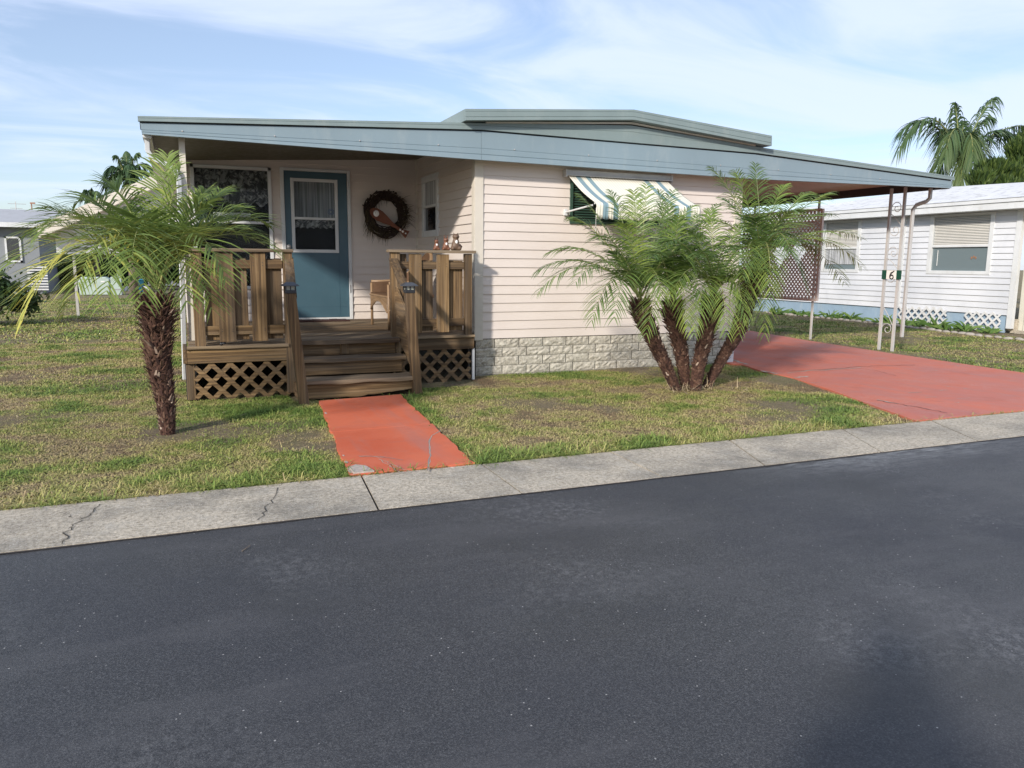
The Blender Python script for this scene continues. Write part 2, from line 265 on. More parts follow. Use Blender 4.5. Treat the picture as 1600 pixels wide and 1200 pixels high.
# ------------------------------------------------------------------ mesh helpers
class MB:
    def __init__(s): s.v = []; s.f = []; s.m = []; s.mi = 0; s.rnd = []
    def add(s, vs, fs, r=None):
        o = len(s.v); s.v += [tuple(p) for p in vs]; s.f += [tuple(i+o for i in f) for f in fs]; s.m += [s.mi]*len(fs)
        s.rnd += [random.random() if r is None else r]*len(vs)
    def box(s, a, b, M4=None):
        x0, y0, z0 = (min(a[i], b[i]) for i in range(3)); x1, y1, z1 = (max(a[i], b[i]) for i in range(3))
        vs = [Vector(p) for p in ((x0, y0, z0), (x1, y0, z0), (x1, y1, z0), (x0, y1, z0), (x0, y0, z1), (x1, y0, z1), (x1, y1, z1), (x0, y1, z1))]
        if M4 is not None: vs = [M4 @ p for p in vs]
        s.add(vs, [(0, 3, 2, 1), (4, 5, 6, 7), (0, 1, 5, 4), (1, 2, 6, 5), (2, 3, 7, 6), (3, 0, 4, 7)]); return s
    def beam(s, p, q, w, h, upv=(0, 0, 1)):
        p, q = Vector(p), Vector(q); d = (q-p); L_ = d.length; d.normalize(); u = Vector(upv)
        sd = d.cross(u)
        if sd.length < 1e-4: sd = d.cross(Vector((0, 1, 0)))
        sd.normalize(); u = sd.cross(d)
        vs = [c + sd*(w/2*i) + u*(h/2*j) for c in (p, q) for i, j in ((-1, -1), (1, -1), (1, 1), (-1, 1))]
        s.add(vs, [(0, 3, 2, 1), (4, 5, 6, 7), (0, 1, 5, 4), (1, 2, 6, 5), (2, 3, 7, 6), (3, 0, 4, 7)]); return s
    def prism(s, pts, d):
        d = Vector(d); n = len(pts); pts = [Vector(p) for p in pts]
        s.add(pts+[p+d for p in pts], [tuple(range(n))[::-1], tuple(range(n, 2*n))]+[(i, (i+1) % n, (i+1) % n+n, i+n) for i in range(n)]); return s
    def tube(s, pts, r, n=8, cap=True, flat=1.0):
        pts = [Vector(p) for p in pts]; rs = r if isinstance(r, (list, tuple)) else [r]*len(pts)
        vs = []; t0 = (pts[1]-pts[0]).normalized(); a = t0.orthogonal().normalized()
        for i, p in enumerate(pts):
            t = (pts[min(i+1, len(pts)-1)]-pts[max(i-1, 0)]).normalized(); a = (a-t*a.dot(t)).normalized(); b = t.cross(a)
            for k in range(n):
                an = 2*math.pi*k/n; vs.append(p + a*(math.cos(an)*rs[i]) + b*(math.sin(an)*rs[i]*flat))
        fs = [(i*n+k, i*n+(k+1) % n, (i+1)*n+(k+1) % n, (i+1)*n+k) for i in range(len(pts)-1) for k in range(n)]
        if cap: fs += [tuple(range(n))[::-1], tuple(range((len(pts)-1)*n, len(pts)*n))]
        s.add(vs, fs); return s
    def ell(s, c, r, M3=None, u=14, v=9):
        c = Vector(c); vs = []; fs = []
        for j in range(v+1):
            th = math.pi*j/v
            for i in range(u):
                ph = 2*math.pi*i/u; p = Vector((r[0]*math.sin(th)*math.cos(ph), r[1]*math.sin(th)*math.sin(ph), r[2]*math.cos(th)))
                vs.append(c+(M3@p if M3 else p))
        for j in range(v):
            for i in range(u): fs.append((j*u+i, (j+1)*u+i, (j+1)*u+(i+1) % u, j*u+(i+1) % u))
        s.add(vs, fs); return s
    def quad(s, *p, r=None): s.add([Vector(q) for q in p], [tuple(range(len(p)))], r); return s
    def ribbon(s, pts, w, z):
        pts = [Vector((p[0], p[1], z)) for p in pts]; vs = []
        for i, p in enumerate(pts):
            t = (pts[min(i+1, len(pts)-1)]-pts[max(i-1, 0)]).normalized(); sd = Vector((-t.y, t.x, 0)); ww = w[i] if isinstance(w, list) else w*(.6+.8*random.random())
            vs += [p+sd*ww/2, p-sd*ww/2]
        s.add(vs, [(2*i, 2*i+1, 2*i+3, 2*i+2) for i in range(len(pts)-1)]); return s
    def build(s, name, mats, parent=None, smooth=False, bevel=0.0, origin=None):
        me = bpy.data.meshes.new(name); vs = np.array(s.v, float)
        off = WL_(parent) if parent else (Vector(origin) if origin is not None else Vector((vs[:, 0].mean(), vs[:, 1].mean(), vs[:, 2].min())))
        vs = vs - np.array(off)
        me.from_pydata(vs.tolist(), [], s.f); me.validate()
        for m in (mats if isinstance(mats, (list, tuple)) else [mats]): me.materials.append(m)
        if len(set(s.m)) > 1 and len(me.polygons) == len(s.m): me.polygons.foreach_set('material_index', s.m)
        if len(me.vertices) == len(s.rnd):
            a = me.attributes.new('rnd', 'FLOAT', 'POINT'); a.data.foreach_set('value', s.rnd)
        if smooth: me.polygons.foreach_set('use_smooth', [True]*len(me.polygons))
        o = bpy.data.objects.new(name, me); col.objects.link(o)
        if parent: o.parent = parent
        else: o.location = off
        if bevel:
            b = o.modifiers.new('b', 'BEVEL'); b.width = bevel; b.segments = 2; b.limit_method = 'ANGLE'; b.angle_limit = R(40)
        return o
def WL_(o):
    v = Vector((0, 0, 0))
    while o: v += o.location; o = o.parent
    return v
def thing(name, label, cat, loc, group=None):
    o = bpy.data.objects.new(name, None); col.objects.link(o); o.location = loc; o.empty_display_size = .2
    return tag(o, label, cat, group)
def tag(o, label=None, cat=None, group=None, kind=None):
    if label: o['label'] = label
    if cat: o['category'] = cat
    if group: o['group'] = group
    if kind: o['kind'] = kind
    return o
def copy_tree(o, parent=None):
    c = o.copy(); col.objects.link(c); c.parent = parent
    for ch in [x for x in bpy.data.objects if x.parent == o]: copy_tree(ch, c)
    return c
def V2(x, y, z=0.0): return Vector((x, y, z))

# ------------------------------------------------------------------ ground, road, kerb, paths
ROAD_Y, KERB_Y = 4.24, 4.98
m = MB(); m.box((-400, -300, -.5), (400, 500, -.06)); tag(m.build('ground', lawn_m), kind='structure')
# lawn with gentle relief
m = MB(); xs = np.arange(-12, 28, .25); ys = np.arange(KERB_Y-.05, 42, .25)
for j, y in enumerate(ys):
    for i, x in enumerate(xs):
        d = min(1, max(0, (y-KERB_Y)/.5)); z = -.012 + .022*mnoise.noise(Vector((x*.8, y*.8, 0)))*d + .010*mnoise.noise(Vector((x*3, y*3, 5)))*d
        m.v.append((x, y, z)); m.rnd.append(0)
nx = len(xs); m.f = [(j*nx+i, j*nx+i+1, (j+1)*nx+i+1, (j+1)*nx+i) for j in range(len(ys)-1) for i in range(nx-1)]; m.m = [0]*len(m.f)
tag(m.build('lawn', lawn_m, smooth=True), kind='structure')
m = MB(); n = 90
m.box((-200, -30, -.10), (200, ROAD_Y+.004, -.004)); tag(m.build('road', asphalt), kind='structure')
m = MB(); o_ = []; x = -6.0
while x < 16: o_.append((x, ROAD_Y-.004+.006*mnoise.noise(Vector((x*4, 0, 0))))); x += .09
m.ribbon(o_, .022, .0005); tag(m.build('road_edge_crack', dark_beam), kind='structure')
# kerb: slabs with real joints, set a centimetre above the asphalt
m = MB(); jx = [-60, -8.4, -5.4, -3.0]
def kx(px, py): return onZ(px, py).x
top_j = [(568, 748), (757, 729), (958, 708), (1145, 690), (1320, 672), (1470, 661)]; bot_j = [(590, 795), (811, 768), (1027, 742), (1190, 726), (1370, 705), (1530, 690)]
J = [(-60, -60), (-8.2, -8.0), (-4.1, -4.0)]+[(onZ(*a).x, onZ(*b).x) for a, b in zip(top_j, bot_j)]+[(9.9, 9.9), (12.8, 12.8), (60, 60)]
for a, b in zip(J[:-1], J[1:]):
    g_ = .007
    pts = [Vector((a[1]+g_, ROAD_Y, 0)), Vector((b[1]-g_, ROAD_Y, 0)), Vector((b[0]-g_, KERB_Y, 0)), Vector((a[0]+g_, KERB_Y, 0))]
    for p in pts: p.z = -.05
    m.prism(pts, (0, 0, .0525 + random.uniform(0, .003)))
m.mi = 1; m.box((-60, ROAD_Y+.01, -.055), (60, KERB_Y-.01, -.008))
def cr(lst, w, z=.0075, jit=.02, sub=5):
    P = [onZ(*p) for p in lst]; o_ = []
    for a, b in zip(P[:-1], P[1:]):
        for k in range(sub): q = a.lerp(b, k/sub); o_.append((q.x+random.uniform(-jit, jit), q.y+random.uniform(-jit, jit)))
    o_.append((P[-1].x, P[-1].y)); m.ribbon(o_, w, z)
cr([(155, 790), (140, 805), (118, 820), (104, 832), (97, 852)], .0055); cr([(92, 802), (108, 808), (128, 812)], .003)
cr([(437, 762), (432, 780), (415, 797), (402, 814)], .005); cr([(1095, 705), (1180, 720), (1195, 722)], .004)
kerb = tag(m.build('kerb', [concrete, crack_m], bevel=.004), kind='structure')

# front walk
m = MB(); W = [onZ(*p) for p in ((505, 632), (636, 626), (740, 726), (560, 741))]
W[3] = Vector((1.0*.875*1.08, KERB_Y+.012, 0)); W[2] = Vector((onZ(741, 727).x, KERB_Y+.012, 0)); W[0] = Vector((1.20, 7.85, 0)); W[1] = Vector((2.06, 7.95, 0))
jy = .47; A, B = W[3].lerp(W[0], jy), W[2].lerp(W[1], jy)
def rag(p, q, n=14, a=.012, side=1):
    o_ = []
    for i in range(n+1):
        t = i/n; o_.append(p.lerp(q, t)+Vector((side*random.uniform(-a, a), 0, 0)))
    return o_
for (p, q, r_, s__) in ((W[3], W[2], B-Vector((0, .004, 0)), A-Vector((0, .004, 0))), (A+Vector((0, .004, 0)), B+Vector((0, .004, 0)), W[1], W[0])):
    Lr = rag(q, r_); Ll = rag(s__, p); pts = [p]+Lr+Ll[:-1]
    m.prism([Vector((u.x, u.y, -.05)) for u in pts], (0, 0, .066))
m.mi = 1; m.box((A.x+.02, A.y-.01, -.05), (B.x-.02, B.y+.01, .008))
cr([(668, 739), (672, 715), (670, 695), (674, 684), (688, 676)], .008, .0170, .004); 
cr([(560, 716), (600, 718), (630, 723)], .006, .0195, .01); m.mi = 2
cr([(669, 741), (673, 715), (671, 695), (675, 684), (689, 676)], .004, .0178, .004); cr([(590, 721), (612, 733), (626, 743)], .005, .0195, .012); cr([(600, 724), (620, 733), (640, 741)], .004, .0205, .012); cr([(563, 717), (600, 719)], .007, .0205, .01)
for _ in range(5):
    c = W[3].lerp(W[0], random.uniform(.02, .98)); rr_ = random.uniform(.015, .035)
    m.prism([Vector((c.x+.015+rr_*.6*math.cos(a)*random.uniform(.5, 1), c.y+rr_*1.8*math.sin(a)*random.uniform(.5, 1), .0165)) for a in np.linspace(0, 6.28, 9)[:-1]], (0, 0, .002))
c = onZ(575, 742)
pr = [(545, 735), (556, 731), (572, 733), (585, 741), (583, 744), (553, 745)]
m.prism([Vector((onZ(*q).x, max(KERB_Y+.016, onZ(*q).y), .004)) for q in pr], (0, 0, .022))
tag(m.build('front_walk', [red_walk, crack_grey, chip_w], bevel=.003), kind='structure')

# driveway
D = [Vector((7.12, 8.9, 0)), Vector((7.12, 14.2, 0)), Vector((11.35, 14.6, 0)), onZ(1262, 533), onZ(1391, 553), onZ(1600, 584), Vector((10.3, KERB_Y+.012, 0)), onZ(1420, 657), onZ(1350, 630), onZ(1290, 608), onZ(1240, 592), onZ(1190, 581), onZ(1160, 571)]
D[7] = Vector((D[7].x, KERB_Y+.012, 0))
m = MB(); m.prism([Vector((p.x, p.y, -.05)) for p in D][::-1], (0, 0, .064))
m.mi = 1
cr([(1232, 582), (1290, 579), (1340, 575), (1380, 573), (1430, 572)], .012, .0175, .02)
cr([(1372, 628), (1400, 633), (1440, 640), (1480, 648)], .010, .0175, .02)
cr([(1300, 577), (1340, 577), (1370, 581), (1400, 589)], .005, .0175, .02)
m.mi = 2
cr([(1232, 585), (1260, 581), (1310, 579), (1345, 576)], .024, .0165, .02); cr([(1372, 627), (1390, 631), (1402, 633)], .03, .0165, .01)
for lst in ([(1145, 563), (1155, 567), (1168, 571)], [(1190, 581), (1215, 586)], [(1240, 592), (1262, 590)]): cr(lst, .045, .0165, .02)
for _ in range(22):
    q = onZ(random.uniform(1210, 1560), random.uniform(560, 640)); 
    if q.x < 6.9 or q.x > 10.2: continue
    a = random.uniform(.03, .12); m.ribbon([(q.x-a, q.y+random.uniform(-.02, .02)), (q.x, q.y), (q.x+a, q.y+random.uniform(-.02, .02))], random.uniform(.006, .014), .0168)
tag(m.build('driveway', [red_drive, crack_m, chip_w], bevel=.003), kind='structure')

# ------------------------------------------------------------------ siding helper
def lap(m, p, q, z0, z1, course, nrm, holes=(), dep=.013):
    """lap siding between ground points p,q; holes = (s0,s1,z0,z1) along the wall; courses lean out at their foot"""
    p, q = Vector(p), Vector(q); d = (q-p); Ln = d.length; d.normalize(); nv = Vector(nrm)
    z = z0
    while z < z1-1e-4:
        zt = min(z+course, z1)
        cuts = [(0.0, Ln)]
        zs = sorted({z, zt}|{h[k] for h in holes for k in (2, 3) if z < h[k] < zt})
        for za, zb in zip(zs[:-1], zs[1:]):
            segs = [(0.0, Ln)]
            for h in holes:
                if h[2] < (za+zb)/2 < h[3]:
                    ns = []
                    for a, b in segs:
                        if h[0] > a: ns.append((a, min(b, h[0])))
                        if h[1] < b: ns.append((max(a, h[1]), b))
                    segs = [s for s in ns if s[1]-s[0] > 1e-3]
            fa, fb = dep*(1-(za-z)/course), dep*(1-(zb-z)/course)
            for a, b in segs:
                A, B = p+d*a, p+d*b
                m.add([A+nv*fa+V2(0, 0, za), B+nv*fa+V2(0, 0, za), B+nv*fb+V2(0, 0, zb), A+nv*fb+V2(0, 0, zb)], [(0, 1, 2, 3)])
                if za == z: m.add([A+nv*fa+V2(0, 0, za), B+nv*fa+V2(0, 0, za), B-nv*.002+V2(0, 0, za), A-nv*.002+V2(0, 0, za)], [(3, 2, 1, 0)])
        z += course

# ------------------------------------------------------------------ the mobile home
WY, BY, SX, RX = 9.10, 11.67, 3.33, 7.27       # front wall, porch wall, porch side wall, right side
home = thing('mobile_home', 'pink sided mobile home with blue grey roof trim, teal door and recessed porch', 'mobile home', (3.5, 9.1, 0))
m = MB(); win = (4.60-SX, 5.96-SX, 1.90, 2.50)
lap(m, (SX, WY, 0), (RX, WY, 0), .46, 2.70, .1105, (0, -1, 0), [win])
m.build('front_wall', siding, home)

dr = (1.355, 2.30); dz = (.55, 2.70); pw = (.17, 1.215, 1.0, 2.68)
m = MB(); lap(m, (.06, BY, 0), (SX, BY, 0), .44, 2.95, .1105, (0, -1, 0), [(dr[0]-.06, dr[1]-.06, dz[0], dz[1]), (pw[0]-.06, pw[1]-.06, pw[2], pw[3])], .021)
m.build('porch_wall', siding, home)
sw = (10.60, 11.30, 1.80, 2.58)
m = MB(); lap(m, (SX, BY, 0), (SX, WY, 0), .44, 2.95, .1105, (-1, 0, 0), [(BY-sw[1], BY-sw[0], sw[2], sw[3])], .019)
m.build('porch_side_wall', siding, home)
m = MB(); lap(m, (RX, WY, 0), (RX, 21, 0), .46, 3.0, .1105, (1, 0, 0)); m.build('side_wall', siding, home); m = MB(); lap(m, (.06, 21, 0), (.06, BY, 0), .1, 2.9, .1105, (-1, 0, 0))
m.build('side_wall', siding, home)
for (x, y, wx, wy) in ((SX-.022, WY-.022, .115, .034), (SX-.022, WY+.012, .034, .08), (RX-.085, WY-.022, .115, .034), (.045, BY-.022, .09, .03)):
    MB().box((x, y, .44 if x > 1 else .1), (x+wx, y+wy, 2.72 if x > 1 else 2.80)).build('corner_board', cream_p, home, bevel=.004)
MB().box((SX-.03, BY-.045, .5), (SX+.005, BY-.012, 2.93)).build('inner_corner_trim', cream_p, home)
m = MB(); m.box((RX-.10, WY-.022, 0), (RX+.015, WY+.03, .44)); m.build('corner_post', white_p, home)
# faux stone skirting panels
m = MB(); m.mi = 1; m.box((SX, WY+.006, -.05), (RX-.1, WY+.05, .455)); m.mi = 0
zc_, row = .455, 0
while zc_ > 0.0:
    z1, z0 = zc_-.004, max(-.03, zc_-.112); x = SX-.0 - (0.0 if row % 2 == 0 else .16); bl = .335
    first = True; x = SX
    step = [.255, .36, .255, .36][row % 4]
    while x < RX-.1:
        x1 = min(x+(step if first else bl+.0), RX-.1); first = False
        if x1-x > .03:
            a, b = x+.005, x1-.005
            # pillowed block with split face
            nxx, nzz = 9, 5; vs = []; o_ = len(m.v)
            for j in range(nzz):
                for i in range(nxx):
                    u, vv = i/(nxx-1), j/(nzz-1); e = 0 if (i in (0, nxx-1) or j in (0, nzz-1)) else 1
                    X_, Z_ = a+(b-a)*u, z0+(z1-z0)*vv
                    vs.append((X_, WY+.004-e*(.007+.016*mnoise.noise(Vector((X_*22, 3, Z_*40)))), Z_))
            m.add(vs, [(j*nxx+i, j*nxx+i+1, (j+1)*nxx+i+1, (j+1)*nxx+i) for j in range(nzz-1) for i in range(nxx-1)])
        x = x1
    zc_ -= .1135; row += 1
m.build('skirting', [stone, mortar], home)
m = MB(); m.box((RX-.02, WY+.03, 0), (RX+.0, 21, .45)); m.box((.06, BY+.01, -.02), (.08, 21, .12)); m.box((.06, BY+.005, -.02), (SX, BY+.02, .45)); m.build('side_skirting', mortar, home)
# roof and ceilings
def FP(px, py, Y=8.84): return onY(px, py, Y)
EL_, ER_ = -.30, 11.10
m = MB()
ceil_ = [(EL_, 2.715), (.1, 2.775), (SX, 2.925), (RX, 2.925), (ER_, 2.66)]
topz = [(EL_, 2.79), (3.3, 2.98), (7.28, 2.97), (ER_, 2.765)]
m.prism([Vector((x, 8.885, z)) for x, z in [(EL_, 2.725), (SX, 2.935), (RX, 2.935), (ER_, 2.752)]]+[Vector((x, 8.885, z)) for x, z in topz[::-1]], (0, 12.6, 0)); m.build('roof', grey_roof, home)
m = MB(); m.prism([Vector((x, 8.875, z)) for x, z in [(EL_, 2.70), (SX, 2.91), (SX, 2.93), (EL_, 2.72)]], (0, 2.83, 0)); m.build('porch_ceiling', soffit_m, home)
m = MB(); m.prism([Vector((x, 8.875, z)) for x, z in [(RX+.01, 2.905), (ER_-.06, 2.730), (ER_-.06, 2.750), (RX+.01, 2.925)]], (0, 12.4, 0)); 
for k in range(1, 24):   # pan seams
    pass
m.build('carport_ceiling', ceil_pink, home)
m = MB(); a, b = FP(752, 250), FP(1180, 280)
m.prism([Vector((SX-.03, 8.845, 2.60)), Vector((SX-.03, WY+.0, 2.66)), Vector((RX+.03, WY+.0, 2.64)), Vector((RX+.03, 8.845, 2.575))], (0, 0, .02)); m.build('soffit', cream_p, home)
def fasc(m, top, bot, prof, Y):
    """strips between the top and bottom outlines; prof = [(fraction down, y offset)]"""
    top = [Vector(p) for p in top]; bot = [Vector(p) for p in bot]; n = len(top); k = len(prof); vs = []
    for f, dy in prof:
        for a, b in zip(top, bot): q = a.lerp(b, f); vs.append((q.x, Y+dy, q.z))
    vs2 = [(x, Y+.05, z) for x, y, z in vs]
    fs = [(j*n+i, (j+1)*n+i, (j+1)*n+i+1, j*n+i+1) for j in range(k-1) for i in range(n-1)]
    m.add(vs, fs)
    m.add([(x, Y+.045, z) for x, y, z in vs[:n]]+list(vs[:n]), [(i, i+1, n+i+1, n+i) for i in range(n-1)])
    m.add([(x, Y+.045, z) for x, y, z in vs[-n:]]+list(vs[-n:]), [(i, n+i, n+i+1, i+1) for i in range(n-1)])
    for e in (0, n-1):
        ring = [vs[j*n+e] for j in range(k)]; m.add(ring+[(x, Y+.045, z) for x, y, z in ring], [(j, j+1, k+j+1, k+j) for j in range(k-1)])
ftop = [FP(215, 191), FP(752, 205), FP(1181, 241), FP(1489, 283)]; fbot = [FP(221, 209), FP(752, 250), FP(1180, 280), FP(1487, 294)]
ftop = [Vector((-.31, 0, 2.738)), Vector((3.30, 0, 2.911)), Vector((7.29, 0, 2.888)), Vector((11.10, 0, 2.712))]
fbot = [Vector((-.30, 0, 2.632)), Vector((3.30, 0, 2.588)), Vector((7.29, 0, 2.562)), Vector((11.09, 0, 2.607))]
prof = [(0, 0), (.58, 0), (.60, .004), (.62, -.004), (.79, -.004), (.81, .002), (.83, -.008), (1, -.010)]
for nm, sl, e in (('left', slice(0, 2), 0), ('mid', slice(1, 3), .003), ('right', slice(2, 4), 0)):
    m = MB(); T, Bo = [v_.copy() for v_ in ftop[sl]], [v_.copy() for v_ in fbot[sl]]
    T[0].x += .003; Bo[0].x += .003
    N_ = 8; fasc(m, [T[0].lerp(T[1], i/N_) for i in range(N_+1)], [Bo[0].lerp(Bo[1], i/N_) for i in range(N_+1)], prof, 8.84-e)
    nsc = 4
    o = m.build('fascia', trim_blue, home)
    for i in range(nsc if nm != 'right' else 3):      # screw heads and pale drips
        t = (i+.42)/nsc; q = T[0].lerp(T[1], t).lerp(Bo[0].lerp(Bo[1], t), .55); s_m = MB(); s_m.ell((q.x, 8.835-e, q.z), (.009, .005, .009), u=8, v=5)
        s_m.build('screw', metal_grey, o)
m = MB(); up_t = [Vector((-.325, 0, 2.800)), Vector((3.30, 0, 3.000)), Vector((5.3, 0, 3.12)), Vector((7.29, 0, 2.985)), Vector((11.12, 0, 2.780))]
up_b = [Vector((-.325, 0, 2.752)), Vector((3.30, 0, 2.926)), Vector((5.3, 0, 2.9135)), Vector((7.29, 0, 2.903)), Vector((11.12, 0, 2.726))]
fasc(m, up_t, up_b, [(0, 0), (.35, 0), (.38, .004), (.42, -.003), (1, -.004)], 8.815)
m.build('drip_edge', trim_green, home)
m = MB(); m.prism([Vector((v_.x+.01*(1 if v_.x < 0 else -1), 8.862, v_.z)) for v_ in up_t]+[Vector((v_.x, 8.862, v_.z-.06)) for v_ in ftop[::-1]], (0, .02, 0)); m.build('shadow_gap', groove, home)
# raised centre roof with its own fascia
m = MB(); P = [(3.06, 2.995), (5.27, 3.168), (7.43, 2.99), (7.43, 3.124), (5.265, 3.289), (3.055, 3.12)]
fasc(m, [Vector((3.055, 0, 3.12)), Vector((5.265, 0, 3.289)), Vector((7.43, 0, 3.124))], [Vector((3.06, 0, 2.995)), Vector((5.27, 0, 3.168)), Vector((7.43, 0, 2.99))], [(0, 0), (.2, 0), (.22, .004), (.25, -.003), (.68, -.003), (.70, .003), (.74, -.006), (1, -.007)], 8.70)
m.prism([Vector((x, 8.74, z)) for x, z in P], (0, 12.4, 0)); m.build('raised_roof', trim_green, home)
m = MB(); m.prism([Vector((3.35, 8.80, 3.0)), Vector((5.3, 8.80, 3.135)), Vector((7.25, 8.80, 2.99)), Vector((7.25, 8.80, 3.005)), Vector((5.3, 8.80, 3.158)), Vector((3.35, 8.80, 3.015))], (0, .04, 0)); m.build('vent_strip', cream_p, home)
# gutters
m = MB(); m.box((ER_-.06, 8.87, 2.60), (ER_+.0, 21, 2.745)); m.build('carport_gutter', dark_beam, home)
m = MB(); m.box((-.295, 8.90, 2.61), (-.215, 21, 2.69)); m.build('gutter', white_p, home)
def flatpipe(m, pts, w=.06, d=.045, tw=(0, -1, 0)):
    for a, b in zip(pts[:-1], pts[1:]): m.beam(a, b, w, d, tw)
m = MB(); c = [Vector(p) for p in ((-.255, 9.0, 2.63), (-.258, 9.0, 2.50), (-.235, 9.0, 2.45), (-.19, 9.0, 2.41), (-.05, 9.0, 2.35), (0.0, 9.0, 2.30), (.02, 9.0, 2.22), (.012, 9.0, 1.8), (-.03, 9.0, .13))]
m.tube(c, .037, 4, flat=.8); m.build('downspout', white_p, home, bevel=.004)
m = MB(); m.box((.035, 9.03, 0), (.095, 9.09, 2.74)); m.build('porch_post', cream_p, home)
# porch window
pwn = MB(); x0, x1, z0, z1 = pw; fr = .045
for a, b in (((x0, z0), (x0+fr, z1)), ((x1-fr, z0), (x1, z1)), ((x0, z1-fr), (x1, z1)), ((x0, z0), (x1, z0+fr)), ((x0, 1.905), (x1, 1.94))): pwn.box((a[0], BY-.035, a[1]), (b[0], BY+.03, b[1]))
pwin = pwn.build('porch_window', white_p, home, bevel=.004)
MB().box((x0+fr, BY+.0, z0+fr), (x1-fr, BY+.008, z1-fr)).build('pane', clear_glass, pwin)
m = MB(); nn = 60
for i in range(nn):
    xa, xb = x0+fr+(x1-x0-2*fr)*i/nn, x0+fr+(x1-x0-2*fr)*(i+1)/nn
    ya, yb = BY+.05+.012*math.sin(i*.9), BY+.05+.012*math.sin((i+1)*.9); zb = 2.17+.03*math.sin(i*.55)
    m.quad((xa, ya, zb), (xb, yb, 2.17+.03*math.sin((i+1)*.55)), (xb, yb, z1-fr), (xa, ya, z1-fr))
m.build('curtain', lace, pwin)
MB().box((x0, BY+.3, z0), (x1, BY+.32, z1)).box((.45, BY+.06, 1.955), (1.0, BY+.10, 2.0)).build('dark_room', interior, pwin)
MB().box((.44, BY+.10, 1.945), (.93, BY+.16, 2.06)).build('window_sill_box', white_c, pwin)
# door
door = MB(); x0, x1, z0, z1 = dr[0]+.035, dr[1]-.03, .585, 2.655
gx0, gx1, gz0, gz1 = 1.475, 2.135, 1.52, 2.56
for a, b in (((x0, z0), (gx0, z1)), ((gx1, z0), (x1, z1)), ((gx0, gz1), (gx1, z1)), ((gx0, z0), (gx1, gz0))): door.box((a[0], BY-.012, a[1]), (b[0], BY+.03, b[1]))
dob = door.build('door', door_m, home)
m = MB()
for a, b in (((dr[0]-.02, .55), (x0-.004, 2.70)), ((x1+.004, .55), (dr[1]+.02, 2.70)), ((x0-.004, z1+.004), (x1+.004, 2.70)), ((x0-.004, .55), (x1+.004, z0-.004))): m.box((a[0], BY-.032, a[1]), (b[0], BY+.035, b[1]))
m.build('door_frame', white_p, home, bevel=.004)
m = MB(); f = .045; mz = 1.985
for a, b in (((gx0, gz0), (gx0+f, gz1)), ((gx1-f, gz0), (gx1, gz1)), ((gx0+f, gz1-f), (gx1-f, gz1)), ((gx0+f, gz0), (gx1-f, gz0+f)), ((gx0+f, mz), (gx1-f, mz+.035))): m.box((a[0], BY-.028, a[1]), (b[0], BY-.002, b[1]))
m.build('window_frame', white_p, dob, bevel=.003)
MB().box((gx0+f, BY-.006, gz0+f), (gx1-f, BY-.002, gz1-f)).build('pane', clear_glass, dob)
m = MB(); m.box((gx0+f, BY+.02, 2.02), (gx1-f, BY+.024, gz1-f)); m.build('curtain', sheer, dob)
m = MB(); nn = 44
for i in range(nn):
    xa, xb = gx0+f+(gx1-gx0-2*f)*i/nn, gx0+f+(gx1-gx0-2*f)*(i+1)/nn
    m.quad((xa, BY+.026, 1.86+.02*abs(math.sin(i*.45))), (xb, BY+.026, 1.86+.02*abs(math.sin((i+1)*.45))), (xb, BY+.026, 1.985), (xa, BY+.026, 1.985))
m.build('valance', lace, dob)
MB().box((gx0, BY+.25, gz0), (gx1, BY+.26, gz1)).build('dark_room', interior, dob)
m = MB()
for i in range(24):
    a, b = 2*math.pi*i/24, 2*math.pi*(i+1)/24; c = Vector((2.035, BY-.0085, 2.105))
    for r0, r1 in ((.038, .046), (.020, .030)): m.quad(*(c+Vector((r*math.cos(t), 0, r*math.sin(t))) for r, t in ((r0, a), (r1, a), (r1, b), (r0, b))))
m.build('round_sticker', paint('sticker_blue', (.10, .14, .24), .1), dob)
m = MB(); m.tube([(1.425, BY-.012, 1.60), (1.425, BY-.05, 1.60)], .012, 10); m.ell((1.425, BY-.062, 1.60), (.026, .022, .026)); m.ell((1.425, BY-.016, 1.60), (.034, .006, .034)); m.build('door_knob', metal_grey, dob, smooth=True)
m = MB(); 
for z in (.95, 2.45): m.tube([(x1+.008, BY-.04, z), (x1+.008, BY-.04, z+.11)], .010, 8)
m.build('hinge', white_p, dob)
m = MB()       # pressed panel lines near the foot of the door
m.box((1.40, BY-.0145, .735), (2.235, BY-.0125, .742)); m.box((2.13, BY-.0145, .61), (2.137, BY-.0125, 1.48)); m.box((gx0-.01, BY-.0145, 1.488), (gx1+.01, BY-.0125, 1.496)); m.build('seam', paint('door_seam', (.04, .09, .125), .05), dob)
# porch side window
m = MB(); a0, a1, z0, z1 = sw[0], sw[1], sw[2], sw[3]; f = .05
for (y0_, y1_, za, zb) in ((a0-.04, a0+f, z0-.04, z1+.04), (a1-f, a1+.04, z0-.04, z1+.04), (a0+f, a1-f, z1-f, z1+.04), (a0+f, a1-f, z0-.04, z0+f), (a0+f, a1-f, 2.17, 2.205)): m.box((SX-.03, y0_, za), (SX+.03, y1_, zb))
swin = m.build('side_window', white_p, home, bevel=.003)
MB().box((SX+.004, a0+f, z0+f), (SX+.008, a1-f, z1-f)).build('pane', glass_dark, swin)
MB().box((SX-.0, a0+f+.02, 2.21), (SX+.003, a1-f, z1-f)).build('blind', sheer, swin)
